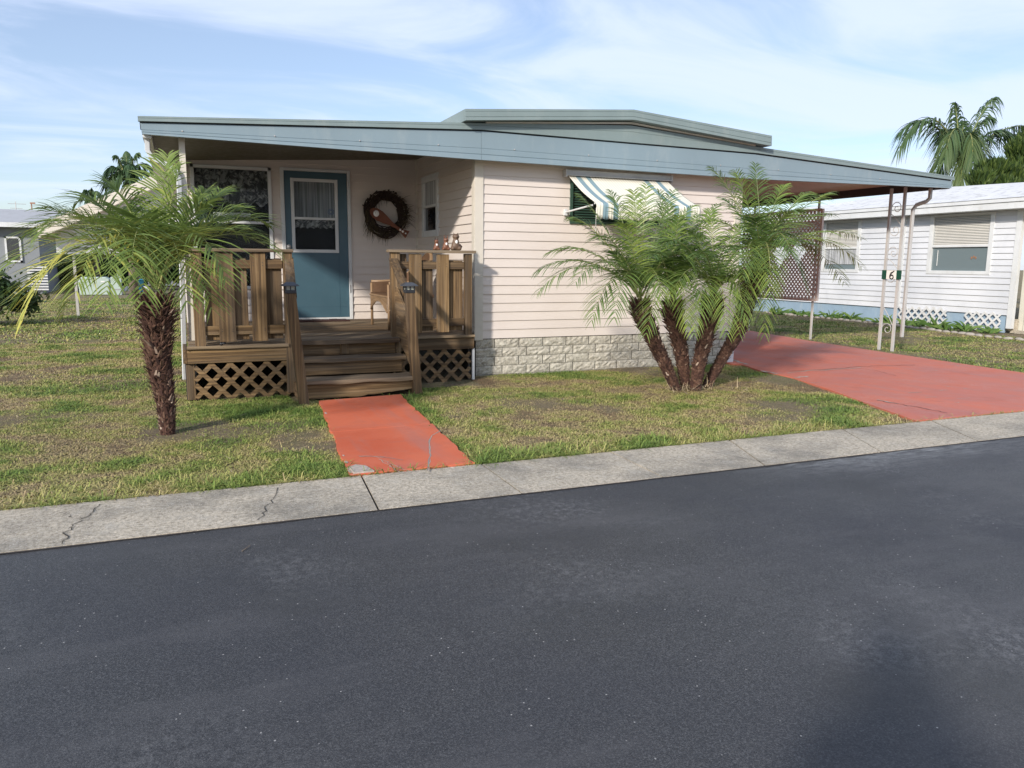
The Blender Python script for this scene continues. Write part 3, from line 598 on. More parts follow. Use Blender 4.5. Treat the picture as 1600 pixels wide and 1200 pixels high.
# front window with striped awning
m = MB(); x0, x1, z0, z1 = SX+win[0], SX+win[1], win[2], win[3]; f = .04
for (xa, xb, za, zb) in ((x0, x0+f, z0, z1), (x1-f, x1, z0, z1), (x0+f, x1-f, z1-f, z1), (x0+f, x1-f, z0, z0+f), (x0+.66, x0+.70, z0+f, z1-f)): m.box((xa, WY-.028, za), (xb, WY+.03, zb))
fwn = m.build('front_window', green_m, home, bevel=.003)
m = MB(); k = 0
z = z0+f
while z < z1-f-.03: m.beam((x0+f, WY+.012, z+.02), (x1-f, WY+.012, z+.02), .035, .004, (0, -.6, .8)); z += .032
m.build('louvre', green_m, fwn)
MB().box((x0+f, WY+.028, z0+f), (x1-f, WY+.034, z1-f)).build('pane', glass_dark, fwn)
aw = MB(); XL, XR = 4.515, 6.03; n = 96
def awp(u, t):   # u along width, t 0..1 from the case to the hem
    X_ = XL+.02+(XR-XL-.04)*u
    if t < .62: k = t/.62; Y_ = 9.01-.70*k; Z_ = 2.485-.37*k-.025*math.sin(math.pi*k)
    elif t < .78: k = (t-.62)/.16*math.pi/2; Y_ = 8.31-.045*math.sin(k); Z_ = 2.115-.045*(1-math.cos(k))
    else: k = (t-.78)/.22; Y_ = 8.265+.01*k; Z_ = 2.07-.14*k - (.014*abs(math.sin(u*math.pi*16)) if t > .995 else 0)
    return Vector((X_, Y_, Z_+.0016*math.sin(u*2*math.pi*34)))
ts = [i/7*.62 for i in range(8)]+[.66, .70, .74, .78, .85, .93, 1.0]; vs = [awp(i/n, t) for t in ts for i in range(n+1)]
aw.add(vs, [(j*(n+1)+i, j*(n+1)+i+1, (j+1)*(n+1)+i+1, (j+1)*(n+1)+i) for j in range(len(ts)-1) for i in range(n)])
for XX in (0, 1):    # cheeks
    pass
m = MB(); m.box((XL-.02, 8.995, 2.50), (XR+.03, 9.075, 2.56)); m.box((XL-.02, 8.97, 2.485), (XR+.03, 8.985, 2.50)); m.box((XL-.03, 8.98, 2.47), (XL-.005, 9.08, 2.565)); m.box((XR+.015, 8.98, 2.47), (XR+.04, 9.08, 2.565))
awn = m.build('window_awning', metal_grey, home, bevel=.004)
sh = aw.build('awning_cloth', awning_m, awn, smooth=True); so = sh.modifiers.new('s', 'SOLIDIFY'); so.thickness = .003
for XX in (XL+.015, XR-.015):
    m = MB(); m.tube([(XX, 9.06, 2.04), (XX, 8.36, 2.085)], .011, 8); m.box((XX-.02, 9.05, 2.0), (XX+.02, 9.085, 2.08)); m.build('awning_arm', white_p, awn)
m = MB(); m.tube([(XL+.02, 8.315, 2.105), (XR-.02, 8.315, 2.105)], .012, 8); m.tube([(XL+.09, 8.4, 2.06), (XL+.09, 8.4, 1.72)], .0025, 5); m.build('awning_bar', white_p, awn)
# carport post: two legs with scrolls
m = MB(); CX = 10.83; Ya, Yb = 9.45, 9.72
m.box((CX-.018, Ya-.02, 0), (CX+.018, Ya+.02, 2.66)); cp = m.build('carport_post', iron_w, home)
MB().box((CX-.018, Yb-.02, 0), (CX+.018, Yb+.02, 2.66)).build('leg', iron_w, cp)
m = MB()
def scroll(cy, cz, r, sgn, tail):
    pts = []
    for i in range(30):
        t = i/29; a = sgn*(t*2.6*math.pi)+tail; rr_ = r*(1-.82*t); pts.append((CX, cy+rr_*math.cos(a), cz+rr_*math.sin(a)))
    return pts
for cz, sg in ((2.34, 1), (1.98, -1), (1.62, 1), (1.22, -1), (.36, 1)):
    pts = scroll((Ya+Yb)/2, cz, .105, sg, .3); MB().tube(pts, .006, 5).build('scroll', iron_w, cp)
for (za, zb) in ((2.25, 2.06), (1.53, 1.36), (.72, .42)): m.tube([(CX, Yb-.03, za), (CX, (Ya+Yb)/2, (za+zb)/2+.02), (CX, Ya+.03, zb)], .006, 5)
m.build('brace', iron_w, cp)
m = MB(); m.tube([(10.97, 9.10, 2.62), (10.97, 9.10, 2.47), (10.95, 9.14, 2.42), (10.88, 9.26, 2.37), (10.86, 9.30, 2.30), (10.86, 9.31, .25)], .040, 4, flat=.8); m.build('carport_downspout', iron_w, home, bevel=.004)
# rear lean-to roof at the left side of the home
Y0 = 19.0; m = MB(); A = onY(250, 268, Y0); B_ = onY(58, 352, Y0); A.x = .06; A.z += .18
for (u0, u1, mt) in ((.0, .27, 0),): m.prism([A, B_, B_-V2(0, 0, u1), A-V2(0, 0, u1)], (0, 3.5, 0))
lt = m.build('side_awning_roof', cream_p, home)
m = MB(); z = 1.5
while z < 3.2:
    t_ = max(0, min(1, (z+.25-B_.z)/(A.z-B_.z))); xl = B_.x+.25+(A.x-B_.x-.25)*t_
    if xl < -.05: lap(m, (xl, Y0+.5, 0), (.06, Y0+.5, 0), z, z+.129, .13, (0, -1, 0))
    z += .13
m.build('side_awning_wall', white_siding, home)
m = MB(); m.box((B_.x+.25, Y0+3.1, 0), (B_.x+.31, Y0+3.16, 1.9)); m.build('side_awning_post', iron_w, home)

# ------------------------------------------------------------------ number plate on the post
np_ = thing('house_number_plate', 'small green and white number plate fixed across the iron carport post', 'sign', (CX-.02, 9.58, 1.18))
MB().box((CX-.034, 9.37, 1.185), (CX-.022, 9.75, 1.335)).build('plate', paint('plate_green', (.015, .07, .045), .05, .4), np_)
m = MB(); m.box((CX-.038, 9.46, 1.188), (CX-.0345, 9.655, 1.332)); m.build('white_field', white_c, np_)
m = MB(); pts = []
# the digit 6 (read from the street side: +Y is to the left)
for i in range(20):
    a = math.pi*2*i/19; pts.append((CX-.0395, 9.545+.034*math.cos(a), 1.222+.032*math.sin(a)))
m.tube(pts, .011, 5); m.tube([(CX-.0395, 9.577, 1.235), (CX-.0395, 9.56, 1.285), (CX-.0395, 9.50, 1.322)], [.016, .015, .008], 5); m.build('numeral', black_m, np_)

# ------------------------------------------------------------------ the deck
deck = thing('porch_deck', 'weathered wooden porch deck with lattice skirt, railings and three wide steps', 'deck', (1.6, 9.5, 0))
FL, FR_, DZ = 8.39, 8.80, .545
XLd, XM0, XM1, XRd = .02, 1.00, 2.22, 3.165
yb = FL; k = 0
for i in range(27):
    y0 = 8.30+i*.125
    if y0 > BY-.05: break
    y1 = min(y0+.119, BY-.035)
    if y0 < FL-.02: continue
    xr = XRd if y0 >= FR_-.01 else (XM1+.05 if y0 > 8.62 else XM0+.04)
    if y0 > WY-.13: xr = SX-.035
    j = random.uniform(-.003, .003)
    MB().box((XLd, y0, DZ-.035+j), (xr, y1, DZ+j)).build('floor_board', random.choice((wood_tread, wood_tread, wood_x)), deck, bevel=.004)
def nails(parent, pts, ax):
    m = MB()
    for p in pts: m.ell(p, (.0045, .002, .0045) if ax == 'y' else (.0045, .0045, .002), u=6, v=4)
    return m.build('nail_heads', dark_beam, parent)
def frontboard(x0, x1, y, z0, z1, nm='rim_board', mt=wood_x, th=.035, warp=0):
    m = MB(); n = 12; vs = []
    for i in range(n+1):
        x = x0+(x1-x0)*i/n; wz = warp*math.sin(i*1.1)
        vs += [(x, y, z0+wz), (x, y, z1+wz*.5), (x, y+th, z1+wz*.5), (x, y+th, z0+wz)]
    m.add(vs, [(4*i+a, 4*i+(a+1) % 4, 4*i+4+(a+1) % 4, 4*i+4+a)[::-1] for i in range(n) for a in range(4)]+[(0, 1, 2, 3)[::-1], (4*n, 4*n+1, 4*n+2, 4*n+3)])
    return m.build(nm, mt, deck, bevel=.004)
frontboard(XLd-.02, XM0-.02, FL-.04, .375, .515); frontboard(XM1+.02, XRd+.02, FR_-.04, .38, .515); frontboard(XLd-.02, XM0-.02, FL-.07, .518, .548, 'edge_board', wood_tread, .07, .002); frontboard(XM1+.02, XRd+.02, FR_-.07, .518, .548, 'edge_board', wood_tread, .07)
MB().box((XLd-.055, FL-.02, .375), (XLd-.02, BY-.06, .515)).build('rim_board', wood_y, deck); MB().box((XRd, FR_, .38), (XRd+.035, WY-.02, .515)).build('rim_board', wood_y, deck)
# the steps
SX0, SX1 = 1.06, 2.19
frontboard(SX0-.02, SX1+.03, 8.545, .505, .552, 'tread', wood_tread, .16, .003)
frontboard(SX0, SX1, 8.64, .375, .50, 'riser'); MB().box((1.57, 8.622, .39), (1.66, 8.638, .50)).build('cleat', wood_z, deck)
frontboard(SX0-.01, SX1+.03, 8.30, .340, .378, 'tread', wood_tread, .30, .004)
frontboard(SX0, SX1+.0, 8.36, .20, .336, 'riser'); 
frontboard(SX0-.02, SX1+.05, 7.98, .155, .196, 'tread', wood_tread, .32, .006)
m = MB(); n = 24; vs = []      # the bottom riser, its foot rotted away toward the right
for i in range(n+1):
    t = i/n; x = SX0+.0+(SX1+.04-SX0)*t; z0 = .005 + (.055*max(0, (t-.45)/.55)**1.3) + .010*mnoise.noise(Vector((t*9, 0, 0))) + (.012*mnoise.noise(Vector((t*30, 2, 0))) if t > .5 else 0)
    vs += [(x, 8.035, z0), (x, 8.035, .150), (x, 8.07, .150), (x, 8.07, z0)]
m.add(vs, [(4*i+a, 4*i+(a+1) % 4, 4*i+4+(a+1) % 4, 4*i+4+a)[::-1] for i in range(n) for a in range(4)]+[(0, 1, 2, 3)[::-1], (4*n, 4*n+1, 4*n+2, 4*n+3)]); m.build('riser', wood_x, deck)
for x in (SX0-.03, SX1+.005): 
    m = MB(); m.prism([Vector((x, y, z)) for y, z in ((8.10, .0), (8.66, .0), (8.66, .50), (8.62, .50), (8.62, .335), (8.38, .335), (8.38, .15), (8.10, .15))], (.032, 0, 0)); m.build('stringer', wood_y, deck)
# dark void under the deck: joists
m = MB()
for x in np.arange(.15, 3.1, .4): m.box((x, FR_+.02 if x > 1 else FL+.02, .38), (x+.04, BY-.1, .505))
m.build('joist', wood_y, deck)
# posts
def post(x0, x1, y0, y1, z0, z1, nm='post'): return MB().box((x0, y0, z0), (x1, y1, z1)).build(nm, wood_z, deck, bevel=.006)
post(.085, .185, FL-.045, FL+.045, .515, 1.50); post(XM0-.04, XM0+.05, FL-.05, FL+.04, 0.03, 1.51); post(2.19, 2.29, FR_-.045, FR_+.045, .03, 1.51); post(3.075, 3.16, FR_-.045, FR_+.035, .515, 1.50)
post(XLd-.03, XLd+.05, FL+.0, FL+.08, 0, .37)
# railing panels: boards alternate in front of and behind two rails
def rail(x0, x1, Y, slats):
    MB().box((x0, Y-.02, 1.32), (x1, Y+.018, 1.405)).build('rail', wood_x, deck, bevel=.004); MB().box((x0, Y-.02, .655), (x1, Y+.018, .745)).build('rail', wood_x, deck, bevel=.004)
    for a, b, front, zt in slats:
        y0 = Y-.042 if front else Y+.021
        tl = random.uniform(-.006, .006)
        mt = Matrix.Translation(((a+b)/2, 0, 1)) @ Matrix.Rotation(tl, 4, 'Y') @ Matrix.Translation((-(a+b)/2, 0, -1))
        MB().box((a, y0, .585 if front else .60), (b, y0+.019, zt), mt).build('slat', wood_z, deck, bevel=.003)
        if front: nails(deck, [(a+.03+q*(b-a-.06), y0-.001, z) for q in (0, 1) for z in (.69, .71, 1.35, 1.38)], 'y')
rail(.19, XM0-.045, FL, [(.20, .335, 0, 1.40), (.315, .475, 1, 1.48), (.475, .605, 0, 1.42), (.635, .785, 1, 1.48), (.79, .945, 0, 1.42)])
rail(2.295, 3.07, FR_, [(2.30, 2.385, 0, 1.49), (2.395, 2.545, 1, 1.49), (2.545, 2.695, 0, 1.42), (2.725, 2.875, 1, 1.49), (2.895, 3.065, 0, 1.42)])
MB().box((.05, FL-.075, 1.485), (XM0+.06, FL+.07, 1.517)).build('rail_cap', wood_tread, deck, bevel=.005)
MB().box((2.16, FR_-.075, 1.505), (3.20, FR_+.07, 1.537)).build('rail_cap', wood_tread, deck, bevel=.005)
# left side railing, mostly behind the palm
MB().box((.07, FL+.05, 1.32), (.11, BY-.1, 1.405)).build('rail', wood_y, deck); MB().box((.04, FL+.07, 1.485), (.17, BY-.05, 1.517)).build('rail_cap', wood_tread, deck)
y = FL+.12
while y < BY-.2: MB().box((.11, y, .6), (.13, y+.13, 1.45)).build('slat', wood_z, deck); y += .24
# newels and stair rails
def newel(xb, yb_, xt, zt): 
    m = MB(); m.prism([Vector((xb+i*.047, yb_+j*.047, -.03)) for i, j in ((-1, -1), (1, -1), (1, 1), (-1, 1))], (xt-xb, 0, zt+.03)); return m.build('newel', wood_z, deck, bevel=.006)
newel(1.055, 7.83, .955, 1.10); newel(2.27, 8.02, 2.19, 1.09)
MB().beam((.975, 7.85, 1.05), (1.02, 8.38, 1.42), .09, .038).build('handrail', wood_y, deck, bevel=.004)
MB().beam((2.175, 8.04, 1.06), (2.215, 8.78, 1.43), .09, .038).build('handrail', wood_y, deck, bevel=.004)
MB().beam((2.225, 8.06, .62), (2.24, 8.78, 1.02), .03, .22).build('stair_board', wood_y, deck, bevel=.003); MB().beam((2.245, 8.06, .36), (2.25, 8.78, .72), .03, .22).build('stair_board', wood_y, deck, bevel=.003)
MB().beam((1.0, 7.88, .62), (1.01, 8.36, .95), .03, .14).build('stair_board', wood_y, deck, bevel=.003)
# lattice skirts
def lattice(m, P0, U, W_, z0, z1, pitch, sw_, th, nrm, skip=None):
    U = Vector(U); nv = Vector(nrm); H_ = z1-z0
    for layer, sgn in ((0, 1), (1, -1)):
        c = -H_ if sgn > 0 else 0
        while c < W_+(0 if sgn > 0 else H_):
            # strip u = c + sgn*z'
            a, b = 0.0, H_
            if sgn > 0: a = max(a, -c); b = min(b, W_-c)
            else: a = max(a, c-W_); b = min(b, c)
            if b-a > .02:
                segs = [(a, b)]
                if skip:
                    segs = []; st = pitch/4; z = a; cur = None
                    while z < b:
                        u = c+sgn*z; ok = not skip(u, z0+z)
                        if ok and cur is None: cur = z
                        if not ok and cur is not None: segs.append((cur, z)); cur = None
                        z += st
                    if cur is not None: segs.append((cur, b))
                for a_, b_ in segs:
                    p, q = Vector(P0)+U*(c+sgn*a_)+V2(0, 0, z0+a_)+nv*(layer*th), Vector(P0)+U*(c+sgn*b_)+V2(0, 0, z0+b_)+nv*(layer*th)
                    sd = (q-p).normalized().cross(nv)*(sw_/2)
                    m.prism([p-sd, q-sd, q+sd, p+sd], nv*th*.96)
            c += pitch
MB().box((-.02, FL+.06, -.02), (-.0, BY-.06, .37)).build('light_block_panel', dark_beam, deck); MB().box((XRd-.02, FR_+.06, -.02), (XRd, WY-.03, .37)).build('light_block_panel', dark_beam, deck)  # dark boards added at both sides to keep light out from under the deck
m = MB(); lattice(m, (.07, FL-.005, 0), (1, 0, 0), .93, -.02, .375, .178, .044, .008, (0, -1, 0)); m.build('lattice_panel', wood_x, deck)
m = MB(); lattice(m, (2.31, FR_+.0, 0), (1, 0, 0), .84, -.02, .38, .178, .044, .008, (0, -1, 0)); m.build('lattice_panel', wood_x, deck)
MB().box((XRd+.01, FR_-.01, 0), (XRd+.04, FR_+.02, .38)).build('trim', white_p, deck)
# solar caps on the newels
def caplight(x, y, z, lab):
    t = thing('solar_post_light', lab, 'post light', (x, y, z), 'solar lights on the stair newels')
    m = MB(); m.box((x-.053, y-.053, z-.012), (x+.053, y+.053, z+.022)); m.build('base', black_m, t, bevel=.004)
    m = MB()
    for i in (-1, 1):
        for j in (-1, 1): m.box((x+i*.045-.006, y+j*.045-.006, z+.022), (x+i*.045+.006, y+j*.045+.006, z+.062))
    m.box((x-.005, y-.048, z+.022), (x+.005, y+.048, z+.062)); m.build('frame', black_m, t)
    MB().box((x-.040, y-.040, z+.022), (x+.040, y+.040, z+.060)).build('lens', lens_m, t)
    m = MB(); a = .078; vs = [(x-a, y-a, z+.060), (x+a, y-a, z+.060), (x+a, y+a, z+.060), (x-a, y+a, z+.060), (x-a, y-a, z+.068), (x+a, y-a, z+.068), (x+a, y+a, z+.068), (x-a, y+a, z+.068)]
    b = .034; vs += [(x-b, y-b, z+.098), (x+b, y-b, z+.098), (x+b, y+b, z+.098), (x-b, y+b, z+.098)]
    m.add(vs, [(3, 2, 1, 0), (0, 1, 5, 4), (1, 2, 6, 5), (2, 3, 7, 6), (3, 0, 4, 7), (4, 5, 9, 8), (5, 6, 10, 9), (6, 7, 11, 10), (7, 4, 8, 11), (8, 9, 10, 11)]); m.build('roof', paint('cap_grey', (.06, .065, .075), .1, .35), t)
    return t
caplight(.955, 7.83, 1.10, 'black solar cap light on the left newel post of the porch steps')
caplight(2.19, 8.02, 1.09, 'black solar cap light on the right newel post of the porch steps')
m = MB(); m.ell((.33, FL-.02, .565), (.016, .016, .02)); m.ell((.355, FL-.02, .57), (.022, .014, .013)); m.ell((.33, FL-.02, .60), (.013, .012, .013)); m.tube([(.32, FL-.02, .575), (.31, FL-.02, .60)], .004, 5)
tag(m.build('bird_ornament', black_m, smooth=True), 'tiny black bird ornament on the deck edge under the left railing', 'ornament')
m = MB()
for i in range(6):
    for j in range(2): m.box((1.45+i*.125, BY-.42+j*.17, DZ+.004), (1.45+i*.125+.12, BY-.42+j*.17+.165, DZ+.018+.003*((i+j) % 2)))
m.box((1.45, BY-.42, DZ+.002), (2.2, BY-.085, DZ+.012)); tag(m.build('doormat', mat_m, bevel=.003), 'dark red rubber doormat in front of the teal door', 'doormat')

# ------------------------------------------------------------------ wreath
wr = thing('wreath', 'dark twig wreath with a rust coloured fish shaped ornament on the porch wall', 'wreath', (2.83, 11.6, 1.76))
C0 = Vector((2.82, 11.60, 2.10)); m = MB()
for k in range(52):
    ph = random.uniform(0, 6.28); arc = random.uniform(2.2, 5.5); R0 = random.uniform(.20, .325); pts = []; w1, w2 = random.uniform(0, 6), random.uniform(0, 6)
    for i in range(16):
        t = ph+arc*i/15; rr_ = R0+.022*math.sin(3*t+w1); pts.append(C0+Vector((rr_*math.cos(t)*.97, -.02-.05*math.sin(2*t+w2)*.5-random.uniform(0, .01), rr_*math.sin(t)*1.04)))
    m.tube(pts, random.uniform(.005, .010), 5)
m.build('twig_ring', twig_m, wr)
m = MB()
for k in range(190):
    t = random.choice((random.uniform(0, 6.28), random.gauss(0, .5), random.gauss(3.6, .4))); rr_ = random.uniform(.20, .32); p = C0+Vector((rr_*math.cos(t), -.04, rr_*math.sin(t)))
    right = math.cos(t) > .2; d = Vector((random.uniform(.3, 1), random.uniform(-.4, 0), random.uniform(-.6, .5))) if right else Vector((random.uniform(-.35, .2), random.uniform(-.3, 0), random.uniform(-1, -.2)))
    d = d.normalized()*random.uniform(.08, .19); m.tube([p, p+d*.5+Vector((0, 0, .01)), p+d+Vector((0, 0, -.02))], [.004, .003, .0015], 4)
m.build('loose_twigs', twig_l, wr)
m = MB()
for k in range(260):
    t = random.uniform(-.3, 3.0); rr_ = random.uniform(.22, .33); p = C0+Vector((rr_*math.cos(t), -.05, rr_*math.sin(t))); d = Vector((random.gauss(0, 1), random.uniform(-1, 0), random.gauss(0, 1))).normalized()*.05
    s_ = d.cross(Vector((0, 1, .3))).normalized()*.012; m.quad(p, p+d*.5+s_, p+d, p+d*.5-s_)
m.build('dark_leaves', twig_m, wr)
a = Vector((2.58, 11.53, 2.15)); b = Vector((3.13, 11.53, 1.80)); d = (b-a).normalized(); s_ = Vector((-d.z, 0, d.x)); Lf = (b-a).length
m = MB(); prof_ = [(0, .015), (.04, .05), (.12, .075), (.25, .080), (.40, .060), (.55, .034), (.70, .022), (.84, .026), (.92, .045), (1, .062)]
m.prism([a+d*(Lf*t)+s_*h for t, h in prof_]+[a+d*(Lf*t)-s_*h for t, h in prof_[::-1]], (0, -.018, 0)); orn = m.build('fish_ornament', brown_rust, wr, bevel=.003)
m = MB(); m.ell(a+d*.10+Vector((0, -.02, .0)), (.042, .008, .047)); m.build('white_disc', white_c, orn, smooth=True)
m = MB()
for t, r_ in ((.80, .017), (.87, .018), (.95, .013)): m.ell(a+d*(Lf*t)+Vector((0, -.024, 0)), (r_, r_*.7, r_), u=10, v=6)
m.build('white_bead', white_c, orn, smooth=True)

# ------------------------------------------------------------------ animal figurines on the right rail cap
def figurine(x, h, mats, lab, kind, face=0.0):
    y, z = FR_-.0, 1.537
    t = thing('animal_figurine', lab, 'figurine', (x, y, z), 'clay animal figurines on the rail cap')
    s = h
    m = MB(); m.ell((x, y, z+.26*s), (.24*s, .20*s, .29*s)); m.ell((x, y-.03*s, z+.45*s), (.19*s, .16*s, .22*s)); m.ell((x-.19*s, y-.06*s, z+.11*s), (.13*s, .17*s, .12*s)); m.ell((x+.19*s, y-.06*s, z+.11*s), (.13*s, .17*s, .12*s))
    m.ell((x-.06*s, y-.13*s, z+.2*s), (.035*s, .035*s, .2*s)); m.ell((x+.06*s, y-.13*s, z+.2*s), (.035*s, .035*s, .2*s))
    M3 = Matrix.Rotation(face, 3, 'Z'); hc = Vector((x, y-.04*s, z+.74*s))
    m.ell(hc, (.20*s, .16*s, .15*s)); m.ell(hc+M3@Vector((0, -.12*s, -.03*s)), (.055*s, .08*s, .05*s))
    o = m.build('body', mats[0], t, smooth=True); rm = o.modifiers.new('r', 'REMESH'); rm.mode = 'VOXEL'; rm.voxel_size = .06*s if s < .14 else .045*s; rm.use_smooth_shade = True
    for sg in (-1, 1):
        m = MB(); e = hc+M3@Vector((sg*.085*s, 0, .07*s)); 
        if kind == 'rabbit': m.ell(e+Vector((sg*.03*s, .02*s, .14*s)), (.035*s, .03*s, .14*s), u=8, v=6)
        else: m.add([e+Vector((-.05*s, 0, 0)), e+Vector((.05*s, 0, 0)), e+Vector((0, .05*s, 0)), e+Vector((sg*.04*s, .01*s, .16*s))], [(0, 1, 3), (1, 2, 3), (2, 0, 3), (0, 2, 1)])
        m.build('ear', mats[1], t)
    m = MB(); m.ell((x, y-.155*s, z+.45*s), (.08*s, .04*s, .11*s)); m.ell(hc+M3@Vector((0, -.1*s, -.05*s)), (.06*s, .05*s, .03*s)); m.build('chest_patch', white_c, t, smooth=True)
    m = MB(); 
    if kind == 'rabbit': m.ell((x-.2*s, y+.08*s, z+.1*s), (.08*s, .08*s, .08*s))
    else: m.tube([(x+.12*s, y+.1*s, z+.08*s), (x+.26*s, y+.06*s, z+.1*s), (x+.3*s, y, z+.22*s), (x+.24*s, y, z+.34*s)], [.05*s, .09*s, .09*s, .03*s], 8)
    m.build('tail', mats[1], t, smooth=True)
    m = MB()
    for sg in (-1, 1): m.ell(hc+M3@Vector((sg*.055*s, -.115*s, .02*s)), (.018*s, .012*s, .018*s), u=8, v=5)
    m.ell(hc+M3@Vector((0, -.2*s, -.02*s)), (.02*s, .015*s, .015*s), u=8, v=5); m.build('eyes_and_nose', black_m, t)
    return t
figurine(2.735, .135, (clay_r, clay_d), 'dark eared brown squirrel figurine, leftmost of the three on the rail cap', 'rabbit', -.5)
figurine(2.85, .16, (clay_r, clay_r), 'reddish fawn figurine between the squirrel and the tall fox figurine', 'rabbit', -.3)
figurine(2.97, .215, (clay_g, clay_d), 'tall brown fox figurine with white chest, rightmost on the rail cap', 'fox', 0)

# ------------------------------------------------------------------ wicker chair facing left
ch = thing('wicker_chair', 'brown wicker chair with curved back standing on the porch behind the right railing', 'chair', (2.7, 10.15, DZ))
cx, ya, yb_, z0 = 2.39, 9.66, 10.66, DZ
m = MB(); xf, xb = 2.36, 2.98
m.box((xf, ya+.04, z0+.40), (xb, yb_-.04, z0+.445)); m.build('seat', wicker, ch, bevel=.01)
# wrap-around back: plan curve from near arm round the back to the far arm
plan = []; n = 36
for i in range(n+1):
    t = i/n; a = math.pi*t; plan.append((xf+.02+(.62)*math.sin(a)**.55, (ya+yb_)/2-(yb_-ya)/2*math.cos(a)))
m = MB(); rows = 12; vs = []
for j in range(rows+1):
    for i, (px, py) in enumerate(plan):
        t = i/n; hh = .585+.385*(math.sin(math.pi*t)**2.2); f = j/rows; vs.append((px+.06*f*(math.sin(math.pi*t)), py, z0+.40+(hh-.40)*f))
m.add(vs, [(j*(n+1)+i, j*(n+1)+i+1, (j+1)*(n+1)+i+1, (j+1)*(n+1)+i) for j in range(rows) for i in range(n)])
o = m.build('backrest', wicker, ch, smooth=True); s_ = o.modifiers.new('s', 'SOLIDIFY'); s_.thickness = .03
m = MB(); m.tube([Vector(vs[rows*(n+1)+i]) for i in range(n+1)], .022, 8); m.build('armrest', rattan, ch, smooth=True)
for (lx, ly) in ((xf+.02, ya+.02), (xf+.02, yb_-.02), (xb-.03, ya+.1), (xb-.03, yb_-.1)):
    MB().tube([(lx, ly, z0), (lx, ly, z0+.57 if lx < 2.5 else z0+.42)], .018, 8).build('leg', rattan, ch, smooth=True)
m = MB(); nn = 26      # arched open-weave apron on the front
for i in range(nn):
    t0, t1 = i/nn, (i+1)/nn; y0_, y1_ = ya+.03+(yb_-ya-.06)*t0, ya+.03+(yb_-ya-.06)*t1
    za, zb = z0+.22+.13*math.sin(math.pi*t0), z0+.22+.13*math.sin(math.pi*t1)
    m.tube([(xf+.0, y0_, za), (xf+.0, y1_, zb)], .011, 5); m.tube([(xf, y0_, za), (xf, y1_, z0+.41)], .004, 4); m.tube([(xf, y0_, z0+.41), (xf, y1_, zb)], .004, 4)
m.tube([(xf, ya+.02, z0+.415), (xf, yb_-.02, z0+.415)], .014, 6); m.build('apron', rattan, ch)
m = MB(); nn = 16
for i in range(nn):
    x0_, x1_ = xf+.02+.55*i/nn, xf+.02+.55*(i+1)/nn; za, zb = z0+.24+.11*math.sin(math.pi*i/nn), z0+.24+.11*math.sin(math.pi*(i+1)/nn)
    m.tube([(x0_, ya+.01, za), (x1_, ya+.01, zb)], .011, 5); m.tube([(x0_, ya+.01, za), (x1_, ya+.01, z0+.41)], .004, 4); m.tube([(x0_, ya+.01, z0+.41), (x1_, ya+.01, zb)], .004, 4)
m.build('side_apron', rattan, ch)

# ------------------------------------------------------------------ lattice screen in the carport
ls = thing('lattice_screen', 'mauve lattice privacy screen with two diamond cut-outs beside the carport', 'lattice screen', (11.0, 12.2, 0))
zA, zB, Ys, Ye = .78, 2.40, 11.42, 13.6
def skip(u, z):
    y = Ys+u
    for cy, cz in ((12.43, 1.60), (11.93, 1.66)):
        if abs(y-cy)/.20+abs(z-cz)/.25 < 1: return True
    return False
m = MB(); lattice(m, (11.0, Ys, 0), (0, 1, 0), Ye-Ys, zA, zB, .092, .030, .006, (-1, 0, 0), skip); m.build('lattice_panel', lattice_m, ls)
m = MB(); m.box((10.98, Ys-.06, zA-.04), (11.02, Ys, zB+.04)); m.box((10.98, Ys, zA-.05), (11.02, Ye, zA)); m.box((10.98, Ys, zB), (11.02, Ye, zB+.05)); m.build('frame', lattice_m, ls)
for y in (Ys+.09, 13.3): MB().box((11.03, y, 0), (11.06, y+.035, 2.64)).build('post', iron_w, ls)

# ------------------------------------------------------------------ neighbour's white house on the right
nb = thing('neighbour_house', 'white sided neighbouring house with chalky roof at the right edge', 'house', (17, 14, 0))
NX = 16.3
m = MB(); lap(m, (NX, 19.5, 0), (NX, 11.33, 0), .38, 2.62, .132, (-1, 0, 0), [(19.5-16.72, 19.5-15.52, 1.28, 2.56), (19.5-13.38, 19.5-11.88, 1.28, 2.56)], .024); m.build('wall', white_siding, nb)
MB().box((NX-.03, 11.22, .10), (NX+.06, 11.34, 2.6)).build('corner_board', white_p, nb); MB().box((NX-.03, 14.1, .42), (NX-.005, 14.15, 2.6)).build('joint_strip', white_p, nb)
MB().box((NX+.02, 11.4, 0), (NX+.06, 19.5, .39)).build('skirting', blue_skirt, nb)
m = MB(); m.box((NX-.42, 10.2, 2.62), (NX-.38, 19.8, 2.74)); m.box((NX-.45, 10.2, 2.74), (NX-.37, 19.8, 2.81)); m.box((NX-.42, 10.2, 2.60), (NX+.05, 19.8, 2.62)); m.build('fascia', white_p, nb)
m = MB(); E0 = NX-.46; zr = 3.45
vs = [(E0, 7.5, 2.82), (E0, 19.8, 2.82), (18.9, 15.4, zr+.05), (18.9, 7.5, 3.28), (22.5, 19.8, 2.82), (22.5, 7.5, 2.82)]
m.add(vs, [(0, 3, 2, 1), (1, 2, 4), (2, 3, 5, 4), (0, 1, 4, 5)]); m.build('roof', grey_roof, nb)
